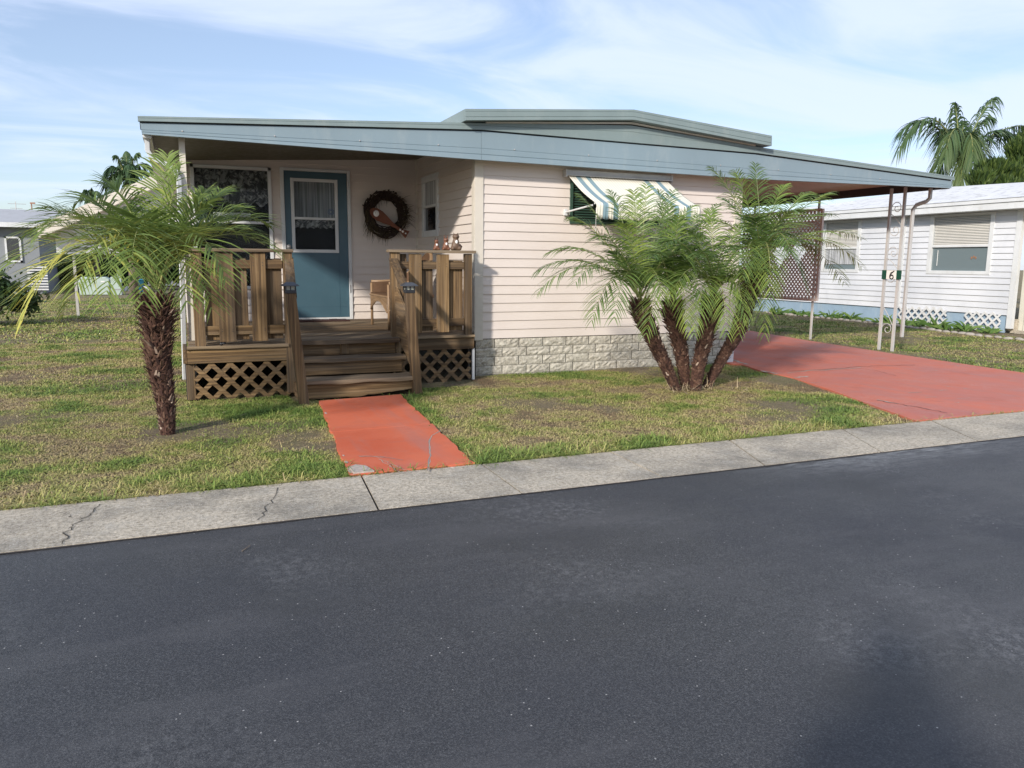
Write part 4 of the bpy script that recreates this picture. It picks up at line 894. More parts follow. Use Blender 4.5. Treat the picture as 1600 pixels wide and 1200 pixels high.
for k, (ya_, yb2) in enumerate(((15.52, 16.72), (11.88, 13.38))):
    z0, z1 = 1.28, 2.56; m = MB(); f = .07; zm = 1.86
    for (y0_, y1_, za, zb) in ((ya_-.05, ya_+f-.02, z0-.05, z1+.03), (yb2-f+.02, yb2+.05, z0-.05, z1+.03), (ya_+.05, yb2-.05, z0-.05, z0+.03), (ya_+.05, yb2-.05, z1-.02, z1+.03), (ya_+.05, yb2-.05, zm-.02, zm+.03)): m.box((NX-.03, y0_, za), (NX+.03, y1_, zb))
    wo = m.build('window', white_p, nb, bevel=.004)
    MB().box((NX+.02, ya_+.02, z0), (NX+.03, yb2-.02, z1)).build('pane', glass_blue, wo)
    m = MB(); z = zm+.04
    while z < z1-.02: m.beam((NX+.005, ya_+.07, z), (NX+.005, yb2-.07, z), .032, .003, (-.75, 0, .66)); z += .035
    m.build('blind', paint('blind_cream', (.62, .60, .55), .05), wo)
    if k == 1:
        MB().tube([(NX+.005, 13.18, 1.78), (NX+.005, 13.18, 1.42)], .006, 6).build('blind_wand', white_c, wo)
        m = MB(); 
        for q in range(3): m.ell((NX+.008, 12.22+q*.05, 1.60+.02*(q % 2)), (.004, .02, .03), u=8, v=5)
        m.build('orange_sticker', paint('orange', (.30, .14, .07), .1), wo)
    else: MB().box((NX+.004, ya_+.07, z0+.16), (NX+.008, yb2-.07, zm-.02)).build('curtain', sheer, wo)
# lattice pieces leaning on the skirting
m = MB(); lattice(m, (NX-.05, 11.45, 0), (0, 1, 0), .85, .02, .42, .19, .045, .008, (-1, 0, 0)); m.build('lattice_piece', lattice_w, nb)
m = MB(); lattice(m, (NX-.06, 12.75, 0), (0, 1, 0), .62, .02, .46, .19, .045, .008, (-1, 0, 0)); m.build('lattice_piece', lattice_w, nb)
m = MB(); lattice(m, (NX-.09, 13.3, 0), (0, 1, 0), .75, .02, .44, .19, .045, .008, (-1, 0, 0)); m.build('lattice_piece', lattice_w, nb)
m = MB(); m.box((NX+.22, 7.5, .05), (NX+.27, 11.25, 2.6)); m.box((NX+.18, 11.0, 0), (NX+.22, 11.1, 2.6)); m.box((NX+.18, 9.9, 0), (NX+.22, 10.0, 2.6)); m.build('screen_room_wall', screen_m, nb)
m = MB(); lattice(m, (NX+.20, 7.6, 0), (0, 1, 0), 3.35, .2, 1.75, .14, .04, .008, (-1, 0, 0)); m.build('screen_room_lattice', lattice_w, nb)
MB().box((NX+.1, 11.22, .0), (NX+.2, 11.32, .3)).box((NX+.05, 7.5, .0), (NX+.3, 11.2, .06)).build('footing', concrete, nb)

# edging stones
st0 = MB(); st0.ell((0, 0, .012), (.055, .10, .038), u=9, v=6)
path = [Vector((16.0, 18.5, 0)), onZ(1340, 500), onZ(1440, 515), onZ(1540, 527), onZ(1600, 533), Vector((14.8, 8.6, 0))]
path = [Vector((15.95, 18.5, 0)), Vector((15.75, 15.0, 0)), Vector((15.35, 12.6, 0)), Vector((15.0, 10.8, 0)), Vector((14.9, 8.8, 0))]
first = None; pos = []
for a, b in zip(path[:-1], path[1:]):
    k = int((b-a).length/.21)
    for i in range(k): pos.append(a.lerp(b, i/k))
stm = paint('pale_edging_stone', (.34, .31, .27), .25, .9, sc_=9)
for p in pos:
    if first is None: first = st0.build('edging_stone', stm, smooth=True, origin=(0, 0, 0)); tag(first, 'small pale edging stone in the row along the flower bed by the white house', 'stone', 'pale edging stones along the flower bed'); o = first
    else: o = first.copy(); col.objects.link(o)
    o.location = (p.x+random.uniform(-.02, .02), p.y, random.uniform(-.01, .01)); o.rotation_euler = (random.uniform(-.1, .1), 0, random.uniform(-.4, .4)); s_ = random.uniform(.8, 1.15); o.scale = (s_, s_, s_)

# ------------------------------------------------------------------ vegetation
def leafarr(quads, rnds):
    return quads, rnds
class Fol:
    """numpy collector for thousands of small faces"""
    def __init__(s): s.V = []; s.F = []; s.r = []; s.n = 0
    def strip(s, pts, wid, nrm, r):
        """tapered ribbon; pts (k,3), wid (k,)"""
        k = len(pts); t = np.gradient(pts, axis=0); sd = np.cross(t, nrm); sd /= (np.linalg.norm(sd, axis=1, keepdims=True)+1e-9)
        a = pts+sd*wid[:, None]/2; b = pts-sd*wid[:, None]/2
        v = np.empty((2*k, 3)); v[0::2] = a; v[1::2] = b
        s.V.append(v); s.F += [(s.n+2*i, s.n+2*i+1, s.n+2*i+3, s.n+2*i+2) for i in range(k-1)]; s.r += [r]*(2*k); s.n += 2*k
    def build(s, name, mat, parent=None, origin=(0, 0, 0)):
        off = np.array(WL_(parent)) if parent else np.array(origin)
        me = bpy.data.meshes.new(name); v = np.concatenate(s.V)-off; F = np.array(s.F)
        me.vertices.add(len(v)); me.vertices.foreach_set('co', v.ravel().astype(np.float32)); me.loops.add(F.size); me.loops.foreach_set('vertex_index', F.ravel()); me.polygons.add(len(F))
        me.polygons.foreach_set('loop_start', np.arange(0, F.size, F.shape[1])); me.update(calc_edges=True); me.materials.append(mat)
        a = me.attributes.new('rnd', 'FLOAT', 'POINT'); a.data.foreach_set('value', np.array(s.r, np.float32))
        o = bpy.data.objects.new(name, me); col.objects.link(o)
        if parent: o.parent = parent
        else: o.location = off
        return o
def bez(p0, p1, p2, p3, n):
    t = np.linspace(0, 1, n)[:, None]; return (1-t)**3*p0+3*(1-t)**2*t*p1+3*(1-t)*t*t*p2+t**3*p3
def frond(parent, base, tip, lift, ll=.26, nl=46, wid=.011, mat=None, tone=.5, droop=.35, stalk=.006, bare=.16, spread=.95, vee=0.0):
    base = np.array(base, float); tip = np.array(tip, float); d = tip-base; Lg = np.linalg.norm(d)
    c1 = base+d*.28+np.array([0, 0, lift*1.0]); c2 = base+d*.72+np.array([0, 0, lift*1.05])
    P = bez(base, c1, c2, tip, 60); T = np.gradient(P, axis=0); T /= np.linalg.norm(T, axis=1, keepdims=True)
    F = Fol(); zup = np.array([0, 0, 1.0])
    arc = np.linspace(bare, 1, nl)
    for i, u in enumerate(arc):
        idx = min(59, int(u*59)); p = P[idx]; t = T[idx]; sd = np.cross(t, zup); nsd = np.linalg.norm(sd)
        sd = sd/nsd if nsd > .15 else np.array([math.cos(YAW), -math.sin(YAW), 0.0]); n_ = np.cross(sd, t)
        v_ = (u-bare)/(1-bare)
        L_ = ll*(math.sin(math.pi*min(1, .16+.80*v_))**.55)*(1 if v_ < .9 else 1.0)
        for sg in (-1, 1):
            Lr = L_*random.uniform(.85, 1.12); fwd = .45+.75*v_+random.uniform(-.12, .12)
            dr_ = sd*sg*spread+t*fwd+n_*(random.uniform(.10, .42)+vee); dr_ /= np.linalg.norm(dr_)
            k = np.linspace(0, 1, 5)[:, None]; pts = p+dr_*Lr*k+np.array([0, 0, -1.0])*(k**2)*Lr*droop*random.uniform(.7, 1.3)
            wv = wid*np.array([.55, 1, .95, .6, .06])
            rn = min(1, max(0, tone+random.gauss(0, .12)))
            F.strip(pts, wv*random.uniform(.85, 1.15), n_+sd*sg*random.uniform(-.1, .7)+t*random.uniform(-.5, .5), rn)
    o = F.build('frond', mat or palm_leaf, parent)
    m = MB(); q = P[::6]; m.tube([Vector(x) for x in q], [stalk*(1.5-1.25*i/(len(q)-1)) for i in range(len(q))], 5); m.build('midrib', stem_leaf, o)
    return o
def trunk(parent, pts, rad, boots=220, bl=.07, name='trunk', lean=0):
    n = 24; P = []
    pts = [Vector(p) for p in pts]
    def at(t):
        k = t*(len(pts)-1); i = min(int(k), len(pts)-2); return pts[i].lerp(pts[i+1], k-i)
    def rd(t):
        k = t*(len(rad)-1); i = min(int(k), len(rad)-2); return rad[i]+(rad[i+1]-rad[i])*(k-i)
    m = MB(); rings = 40; sg = 14; vs = []
    for j in range(rings+1):
        t = j/rings; c = at(t)
        for k in range(sg):
            a = 2*math.pi*k/sg; r_ = rd(t)*(1+.10*mnoise.noise(Vector((math.cos(a)*2, math.sin(a)*2, t*18)))+.05*math.sin(t*95+a)); vs.append(c+Vector((r_*math.cos(a), r_*math.sin(a), 0)))
    m.add(vs, [(j*sg+k, j*sg+(k+1) % sg, (j+1)*sg+(k+1) % sg, (j+1)*sg+k) for j in range(rings) for k in range(sg)]); tr = m.build(name, trunk_m, parent, smooth=True)
    m = MB(); ga = 2.39996
    for i in range(boots):
        t = ((i+.5)/boots); c = at(t); a = i*ga+random.uniform(-.3, .3); r_ = rd(t); ax = (at(min(1, t+.03))-at(max(0, t-.03))).normalized()
        o_ = Vector((math.cos(a), math.sin(a), 0)); tn = Vector((-math.sin(a), math.cos(a), 0)); big = .35+.75*t**.8
        L_ = bl*big*random.uniform(.6, 1.35); w_ = .013*random.uniform(.6, 1.5); p = c+o_*r_*.9
        e = p+(o_*random.uniform(.3, 1.0)*L_*(.6+.7*t)+ax*L_*random.uniform(.2, 1.0)+tn*random.uniform(-.4, .4)*L_); u = (e-p).cross(tn).normalized()*.006
        tipw = w_*random.uniform(.15, .5)
        m.add([p-tn*w_, p+tn*w_, e+tn*tipw, e-tn*tipw, p-tn*w_*.6-u*2, p+tn*w_*.6-u*2], [(0, 1, 2, 3), (4, 3, 2, 5), (0, 3, 4), (1, 5, 2), (0, 4, 5, 1)], r=min(1, random.betavariate(2, 2.4)+(.25 if random.random() < .12 else 0)))
    m.build('leaf_bases', boot_m, tr)
    return tr

# --- the palm on the left lawn
pl = thing('palm_tree', 'bushy date palm with thick shaggy trunk alone on the left lawn', 'palm tree', (-.175, 6.8, 0))
pt = [(-.175, 6.8, -.02), (-.175, 6.8, .25), (-.21, 6.8, .6), (-.20, 6.8, .9), (-.185, 6.8, 1.12)]
trunk(pl, pt, [.048, .058, .072, .090, .096, .108, .078], boots=800, bl=.085)
for sd_ in (-1, 1):
    pass
Yp = 6.8
def tipat(px, py, dy, Y=Yp): return onY(px, py, Y+dy)
cb = Vector((-.18, 6.8, 1.19))
tips = [q for k_, q in enumerate([(-8, 450, -.1, .40, .55), (18, 480, .2, .30, .5), (35, 500, -.45, .52, 1.0), (22, 405, .5, .34, .4), (40, 368, .3, .24, .45), (72, 330, .1, .12, .4), (95, 420, -.8, .42, .5), (120, 455, -1.0, .50, .6), (128, 350, .8, .16, .3),
        (165, 470, -1.1, .55, .5), (185, 330, .5, .14, .3), (205, 430, -1.3, .42, .4), (225, 470, -1.05, .50, .45), (282, 262, .05, .03, .45), (250, 272, .4, .04, .35), (322, 300, .3, .05, .5), (352, 345, .5, .12, .45), (262, 244, .3, .02, .5),
        (428, 395, -.1, .27, .5), (418, 352, .3, .22, .45), (398, 412, -.5, .36, .55), (352, 432, -.8, .42, .5), (330, 480, -.7, .48, .65), (292, 470, -1.0, .50, .6), (262, 450, -1.2, .50, .45), (385, 372, .6, .22, .35), (150, 395, .9, .26, .3), (330, 420, .7, .3, .25), (100, 490, .1, .42, .7), (375, 330, .1, .13, .5), (215, 345, -.4, .15, .4), (60, 440, .8, .35, .3)]) if k_ not in (3, 6, 14, 20, 24, 27, 31)]
tips += [(118, 318, .4, .22, .5), (168, 292, .2, .16, .45), (325, 322, -.3, .12, .5), (60, 372, -.4, .34, .5), (350, 300, .6, .10, .4)]
for (px, py, dy, lf, tn) in tips: frond(pl, cb+Vector((random.uniform(-.04, .04), random.uniform(-.04, .04), random.uniform(-.03, .06))), tipat(px, py, dy), lf+.05, ll=.38, nl=40, wid=.0130, tone=tn*.9, droop=.36, vee=.3)

# --- the clump of four
def crown(par, c, tips_, Y0_, ll, nl, tones=(.3, .6), wid=.011):
    for tp in tips_:
        px, py, dy, lf = tp[:4]; tn = tp[4] if len(tp) > 4 else random.uniform(*tones)
        if Y0_ < 8: lf += .03
        frond(par, Vector(c)+Vector((random.uniform(-.03, .03), random.uniform(-.03, .03), random.uniform(-.03, .04))), onY(px, py, Y0_+dy), lf, ll=ll, nl=nl, wid=wid*.9, mat=palm_leaf2, tone=tn, droop=.42)
clump = [
 ('leftmost palm of the lawn clump, trunk leaning toward the porch', [(1058, 607), (1040, 570), (1018, 525), (1003, 490)], 7.30, (1000, 470),
  [(842, 455, -.1, .35), (838, 425, .2, .28), (858, 395, .4, .24), (892, 340, .2, .18), (925, 500, -.4, .45, .5), (955, 300, .5, .12), (990, 300, .1, .06, .7), (1010, 290, .5, .06), (1050, 300, .3, .10), (1082, 322, .1, .14), (960, 495, -.6, .42), (1095, 370, .0, .22), (1085, 420, -.4, .32, .6), (900, 440, -.7, .32), (1035, 465, -.7, .36, .6), (905, 305, .4, .12), (1065, 350, .6, .14), (935, 370, -.6, .2), (975, 350, -.4, .12, .8)], .28),
 ('second palm from the left in the lawn clump, upright and short', [(1072, 608), (1066, 560), (1058, 520), (1050, 490)], 7.42, (1052, 470),
  [(965, 420, .2, .26), (1000, 350, .4, .16), (1045, 320, .3, .08), (1090, 335, .5, .12), (1140, 370, .3, .22), (1150, 440, .1, .32), (1075, 515, -.6, .40, .75), (1010, 520, -.5, .40, .6), (1100, 480, -.7, .36), (1060, 340, -.3, .10), (1020, 400, -.7, .22), (1120, 320, .2, .1), (1030, 300, .2, .05)], .25),
 ('third palm from the left in the lawn clump, nearest the street', [(1086, 610), (1092, 570), (1104, 520), (1112, 488)], 7.22, (1114, 462),
  [(1020, 410, .1, .28), (1040, 380, -.4, .22), (1078, 360, -.1, .12), (1110, 330, .2, .05, .6), (1160, 350, .2, .14), (1195, 400, .1, .25), (1200, 450, -.2, .34), (1135, 520, -.6, .38, .7), (1085, 520, -.6, .40, .7), (1050, 460, -.6, .32, .6), (1165, 500, -.5, .38, .6), (1180, 475, .3, .3), (1090, 400, -.8, .2), (1140, 390, -.8, .22)], .25),
 ('tallest palm of the lawn clump, rightmost trunk leaning toward the driveway', [(1102, 606), (1128, 560), (1152, 520), (1168, 470), (1182, 430)], 7.38, (1188, 405),
  [(1112, 262, .1, .10), (1150, 268, -.1, .05, .6), (1180, 258, .2, .02), (1225, 290, .1, .08), (1262, 300, .2, .12), (1300, 335, .3, .16), (1345, 372, .1, .18, .6), (1345, 415, -.2, .30, .7), (1318, 440, .3, .32, .6), (1260, 450, -.4, .36), (1195, 520, -.3, .42, .6), (1155, 520, -.5, .42, .8), (1110, 400, .3, .24), (1095, 350, .2, .20), (1130, 310, .5, .1), (1235, 395, -.8, .28), (1160, 430, -.7, .32), (1300, 300, .5, .12), (1245, 330, -.5, .16), (1120, 450, .2, .34), (1205, 460, -.9, .36), (1280, 380, .6, .2)], .27)]
for lab, tp, Yc, cc, tt, ll in clump:
    b = onY(*tp[0], Yc); b.z = 0
    pcl = thing('palm_tree', lab, 'palm tree', b, 'pygmy date palms growing in one clump')
    P_ = [b-Vector((0, 0, .02))]+[onY(*q, Yc) for q in tp[1:]]+[onY(*cc, Yc)]
    trunk(pcl, P_, [.056, .068, .084, .094, .100, .07], boots=620, bl=.075)
    crown(pcl, onY(cc[0], cc[1]-4, Yc), tt, Yc, ll+.03, 38, wid=.0118)
    for q in range(3):
        a = q*2.4+Yc*7; e_ = random.uniform(.25, 1.2); Lf = random.uniform(.62, .85); d = Vector((math.cos(a)*math.cos(e_), math.sin(a)*math.cos(e_), math.sin(e_)-.15))*Lf; c0 = onY(cc[0], cc[1]-4, Yc)
        if c0.y+d.y > 8.9: d.y *= -.5
        frond(pcl, c0, c0+d, .12*(1.3-e_)+.05, ll=ll+.02, nl=40, wid=.0105, mat=palm_leaf2, tone=random.uniform(.1, .6), droop=.32)
# dry litter at the clump's foot
m = MB()
for _ in range(260):
    a = random.uniform(0, 6.28); r_ = random.gauss(0, .33); p = Vector((5.25+r_*math.cos(a), 7.28+abs(r_)*.8*math.sin(a), random.uniform(.0, .03))); d = Vector((random.gauss(0, 1), random.gauss(0, 1), random.uniform(0, .5))).normalized()*random.uniform(.05, .16)
    s_ = Vector((-d.y, d.x, 0)).normalized()*.004; m.quad(p-s_, p+s_, p+d+s_*.3, p+d-s_*.3)
tag(m.build('dry_grass_tuft', straw_m), 'dry straw and dead leaflets around the foot of the palm clump', 'dry leaves', kind='stuff')

# --- queen palm behind the neighbour's house
def qpalm(loc, crown_pt, tips_, lab, Y0_, ll, mat, nl=46, wid=.05, tr=.16, group=None, trunkcol=True):
    t = thing('palm_tree', lab, 'palm tree', loc, group)
    m = MB(); m.tube([Vector(loc), Vector(loc).lerp(Vector(crown_pt), .5)+Vector((.05, 0, 0)), Vector(crown_pt)], [tr*1.2, tr, tr*.9], 12); m.build('trunk', bark_m, t, smooth=True)
    for tp in tips_: frond(t, Vector(crown_pt), onY(tp[0], tp[1], Y0_+tp[2]), tp[3], ll=ll, nl=nl, wid=wid, mat=mat, tone=tp[4] if len(tp) > 4 else random.uniform(.1, .6), droop=1.1, stalk=.03, bare=.10, spread=.5)
    return t
cq = onY(1500, 262, 22)
qpalm((cq.x, 22, 0), cq, [(1404, 235, 0, 1.9), (1408, 205, .5, 1.2), (1492, 162, 0, .3), (1556, 152, .3, .7), (1545, 185, -.5, .5), (1625, 208, 0, 1.0), (1618, 240, .8, 1.3), (1475, 250, -1.2, 1.6, .7), (1520, 255, -1.5, 1.5, .7), (1455, 300, -.5, 1.5, .8), (1550, 290, .6, 1.4), (1505, 190, .8, .4), (1580, 215, -.6, .9), (1500, 300, -1.3, 1.2, .9), (1470, 215, .9, .9)], 'tall queen palm with drooping fronds rising behind the white house', 22, .95, queen_leaf)
# --- palms far behind the home on the left
cl = onY(198, 285, 31)
qpalm((cl.x, 31, 0), cl, [(170, 270, 0, .4), (165, 292, .5, .5), (182, 245, 0, .2), (198, 238, .6, .1), (215, 240, 0, .2), (232, 262, 0, .4), (240, 290, 0, .6), (178, 305, -.4, .6), (215, 300, -.5, .5), (205, 260, -.8, .3), (190, 262, .8, .3)], 'dark palm rising behind the sloped side roof at the left', 31, .55, queen_leaf, nl=34, wid=.06, tr=.14)
c2 = onY(142, 312, 40)
qpalm((c2.x, 40, 0), c2, [(130, 308, 0, .3), (134, 300, 0, .2), (143, 296, 0, .1), (152, 302, 0, .2), (156, 312, 0, .3), (140, 318, -.5, .3)], 'small distant palm top just left of the dark palm above the side roof', 40, .4, queen_leaf, nl=24, wid=.06, tr=.12)

def leafcloud(c, rad, n, size, F, tone=(0, 1), flat=1.0, clumps=14, seed=0):
    rs = np.random.default_rng(seed); c = np.array(c, float); rad = np.array(rad, float)
    cc = rs.normal(size=(clumps, 3)); cc /= np.linalg.norm(cc, axis=1, keepdims=True); cc *= rs.uniform(.35, .95, (clumps, 1)); ct = rs.uniform(-.25, .25, clumps)
    for i in range(n):
        k = rs.integers(clumps); p = cc[k]+rs.normal(size=3)*.17; p = c+p*rad
        if p[2] < .01: p[2] = abs(p[2])*.5+.02
        d = rs.normal(size=3); d /= np.linalg.norm(d); s = size*rs.uniform(.6, 1.4)
        pts = np.array([p, p+d*s*.5, p+d*s]); F.strip(pts, np.array([.1, .5, .05])*s, rs.normal(size=3), float(np.clip(rs.uniform(*tone)+ct[k], 0, 1)))
def bush(name, lab, cat, loc, rad, n, size, mat, seed=1, group=None, clumps=16):
    t = thing(name, lab, cat, loc, group); F = Fol(); leafcloud((loc[0], loc[1], rad[2]*.95), rad, n, size, F, seed=seed, clumps=clumps); F.build('foliage', mat, t)
    m = MB()
    for k in range(5): a = k*1.25; m.tube([Vector(loc), Vector((loc[0]+rad[0]*.4*math.cos(a), loc[1]+rad[1]*.4*math.sin(a), rad[2]*1.1))], [.03, .012], 6)
    m.build('stem', bark_m, t); return t
bush('shrub', 'dark leafy shrub at the left edge of the lawn', 'shrub', (-3.75, 19.5, 0), (.85, .7, .62), 4200, .11, bush_leaf, 3)
# conifer at right edge
cf = thing('conifer_tree', 'dark green conifer with upswept sprays reaching over the white roof at the right edge', 'tree', (27.2, 17.6, 0))
m = MB(); m.tube([(27.2, 17.6, 0), (27.2, 17.6, 2.4), (27.0, 17.6, 5.2)], [.2, .16, .05], 10); m.build('trunk', bark_m, cf, smooth=True)
F = Fol(); rs = np.random.default_rng(5)
def spray(c, r, n):
    for i in range(n):
        d = rs.normal(size=3); d /= np.linalg.norm(d); d[2] = d[2]*.7; p = c+d*r*rs.uniform(.2, 1); q = np.array([d[0]*.4+rs.normal()*.3, d[1]*.4+rs.normal()*.3, .8+rs.uniform(0, .5)]); q /= np.linalg.norm(q); L_ = rs.uniform(.16, .34)
        k = np.linspace(0, 1, 3)[:, None]; F.strip(p+q*L_*k, np.array([.055, .06, .005]), rs.normal(size=3), float(rs.uniform(0, 1)))
for px, py, Y_, r_, n_ in ((1550, 272, 16.2, .42, 700), (1532, 285, 16.0, .30, 420), (1575, 280, 16.4, .45, 800), (1600, 268, 16.6, .55, 900), (1595, 240, 16.8, .40, 600), (1625, 255, 17, .8, 1200), (1640, 220, 17.2, .9, 1200), (1565, 296, 15.8, .30, 420), (1585, 300, 15.8, .25, 300), (1610, 232, 17, .3, 400)):
    c_ = np.array(onY(px, py, Y_)); 
    spray(c_, r_, int(n_*2.2))
F.build('foliage', conif_leaf, cf)
m = MB()
for px, py, Y_ in ((1535, 285, 16.0), (1560, 275, 16.2), (1590, 245, 16.8)): q = onY(px, py, Y_); m.tube([(27.1, 17.6, 3.0), q.lerp(Vector((27.1, 17.6, 3.2)), .4)+Vector((0, 0, -.1)), q], [.06, .03, .01], 6)
m.build('branch', bark_m, cf)

# border plants along the neighbour's house: each a rosette of strap leaves
def rosette(loc, n, L_, lab, sd):
    rs = np.random.default_rng(sd); F = Fol()
    for i in range(n):
        a = rs.uniform(0, 6.28); el = rs.uniform(.5, 1.35); d = np.array([math.cos(a)*math.cos(el), math.sin(a)*math.cos(el), math.sin(el)]); l = L_*rs.uniform(.6, 1.2); b0 = np.array(loc)+np.array([rs.normal()*.05, rs.normal()*.09, 0])
        k = np.linspace(0, 1, 5)[:, None]; F.strip(b0+d*l*k+np.array([d[0]*.3, d[1]*.3, -.35])*l*k**2, np.array([.03, .05, .05, .035, .004])*rs.uniform(.7, 1.2), np.cross(d, [0, 0, 1])+np.array([0, 0, .1]), float(rs.uniform(0, 1)))
    return tag(F.build('border_plant', plant_leaf, origin=loc), lab, 'plant', 'leafy plants along the white house')
for i in range(17):
    y = 18.2-i*.42+random.uniform(-.1, .1); rosette((15.95+random.uniform(-.12, .1) - (.1 if i > 10 else 0), y, 0), random.choice((14, 20, 28)), random.choice((.22, .30, .40)), 'green strap leaved plant in the bed along the foot of the white house', 50+i)
rosette((11.9, 15.8, 0), 60, .55, 'large leafy bush behind the lattice screen by the lawn', 90)['group'] = 'bushes behind the lattice screen'
for i, (x, y) in enumerate(((13.6, 19.3), (14.6, 19.6), (12.8, 18.8))):
    bush('shrub', ('low green shrub behind the lattice screen, nearest the home', 'low green shrub behind the lattice screen, nearest the white house', 'low green shrub behind the lattice screen, in the middle')[(2, 1, 0)[i]], 'shrub', (x, y, 0), (.6, .5, .42), 1300, .12, plant_leaf, 70+i)

# --- distant things on the left
uc = onZ(157, 461); u = thing('utility_enclosure', 'wide pale green utility cabinet on the far lawn at left', 'utility box', (uc.x, uc.y, 0))
m = MB(); x0_, x1_ = onZ(123, 461).x, onZ(172, 461).x; pts = [(x0_+.06, 0), (x1_-.02, 0), (x1_, .62), (x1_-.12, .70), (x0_+.12, .70), (x0_, .60)]
m.prism([Vector((x, uc.y, z)) for x, z in pts], (0, .8, 0)); m.build('cabinet', util_m, u, bevel=.03)
MB().box((x1_-.30, uc.y-.012, .50), (x1_-.16, uc.y-.002, .55)).build('label_plate', white_c, u)
u2 = thing('utility_pedestal', 'narrow pale upright utility pedestal right of the wide green cabinet', 'utility box', (onZ(181, 459).x, uc.y+.3, 0))
m = MB(); xa, xb = onZ(174, 461).x, onZ(190, 461).x; m.prism([Vector((xa, uc.y, 0)), Vector((xb, uc.y, 0)), Vector((xb, uc.y, .95)), Vector((xb-.12, uc.y, 1.12)), Vector((xa+.26, uc.y, 1.12)), Vector((xa+.24, uc.y, .78)), Vector((xa, uc.y, .70))], (0, .5, 0)); m.build('cabinet', util_m, u2, bevel=.02)
MB().box((xa+.05, uc.y-.012, .2), (xb-.05, uc.y-.002, .24)).build('hasp', metal_grey, u2)
tb = onZ(214, 456); t = thing('turquoise_bin', 'turquoise plastic bin on the far lawn right of the utility boxes', 'bin', tb)
m = MB(); m.tube([tb+Vector((0, 0, 0)), tb+Vector((0, 0, .5)), tb+Vector((0, 0, .52))], [.24, .31, .34], 16); m.build('tub', turq, t); MB().tube([tb+Vector((0, 0, .52)), tb+Vector((0, 0, .56))], [.35, .30], 16).build('lid', turq, t)
# low white garden border strip behind
MB_ = MB(); q0, q1 = onZ(188, 455.5), onZ(232, 455.5)
for i in range(8): p = q0.lerp(q1, i/8); MB_.box((p.x, p.y+.6, 0), (p.x+.13, p.y+.64, .22)); 
MB_.box((q0.x, q0.y+.61, .1), (q1.x, q0.y+.63, .15)); tag(MB_.build('garden_edging', white_p), 'low white garden edging behind the turquoise bin', 'edging')
# far grey house with white roof
fh = thing('far_house', 'grey far house with white metal roof at the left edge behind the palm', 'house', (-9, 36, 0))
ylv = 36.0; e0, e1 = onY(0, 352, ylv), onY(66, 367, ylv)
MB().box((-16, ylv+.4, 0), (e1.x-.2, ylv+6, 2.62)).build('wall', wall_far, fh)
m = MB(); m.prism([Vector((-16, ylv-.1, 2.62)), Vector((-16, ylv+7, 2.62)), Vector((-16, ylv+3.3, 3.45))], (16+e1.x+.5, 0, 0)); m.build('roof', paint('far_roof', (.36, .37, .39), .1, .8), fh)
m = MB(); m.box((-16, ylv-.16, 2.60), (e1.x+.5, ylv-.1, 2.78)); m.build('fascia', white_p, fh)
xw0, xw1 = onY(6, 400, ylv).x, onY(32, 400, ylv).x
m = MB(); 
for a, b in (((xw0, 1.25), (xw0+.07, 2.25)), ((xw1-.07, 1.25), (xw1, 2.25)), ((xw0, 2.18), (xw1, 2.25)), ((xw0, 1.25), (xw1, 1.32))): m.box((a[0], ylv+.34, a[1]), (b[0], ylv+.42, b[1]))
fw_ = m.build('window', white_p, fh); MB().box((xw0+.05, ylv+.37, 1.3), (xw1-.05, ylv+.39, 2.2)).build('pane', glass_dark, fw_)
m = MB()
for z in np.arange(.15, 1.1, .11): m.box((onY(38, 400, ylv).x, ylv+.3, z), (onY(70, 400, ylv).x, ylv+.33, z+.06))
m.build('louvred_screen', lattice_w, fh)
# far white shed-like mobile home in the gap
f2 = thing('far_mobile_home', 'low white far mobile home behind the hedge, partly hidden by the left palm', 'house', (-6, 47, 0))
MB().box((-8.5, 47, 0), (2, 53, 2.4)).build('wall', wall_far, f2); m = MB(); m.prism([Vector((-8.7, 46.7, 2.4)), Vector((-8.7, 53.3, 2.4)), Vector((-8.7, 50, 2.95))], (11, 0, 0)); m.build('roof', grey_roof, f2)
for x in (-6.4, -3.2, -.5): MB().box((x, 46.94, 1.1), (x+1.1, 46.99, 2.0)).build('window', glass_dark, f2)
# antennas on far roofs
an = thing('tv_antenna', 'thin television antenna with two cross bars above the far grey house', 'antenna', (-9.3, 50, 0))
q = onY(24, 315, 50); m = MB(); m.tube([(q.x, 50, 0), (q.x, 50, q.z)], .022, 6); m.build('mast', metal_grey, an)
m = MB(); 
for py, l in ((318, 12), (325, 8)): a, b = onY(24-l, py, 50), onY(24+l*1.4, py+1, 50); m.tube([a, b], .014, 5)
m.build('element', metal_grey, an)
lp = thing('vent_pole', 'slim pole with a small head right of the television antenna', 'pole', (-8.6, 50, 0)); q = onY(49, 318, 50); m = MB(); m.tube([(q.x, 50, 0), (q.x, 50, q.z)], .035, 6); m.build('mast', paint('pole_brown', (.25, .14, .09), .1), lp); m = MB(); m.box((q.x-.06, 49.95, q.z-.02), (q.x+.18, 50.05, q.z+.06)); m.build('head', paint('pole_brown_head', (.3, .16, .1), .1), lp)
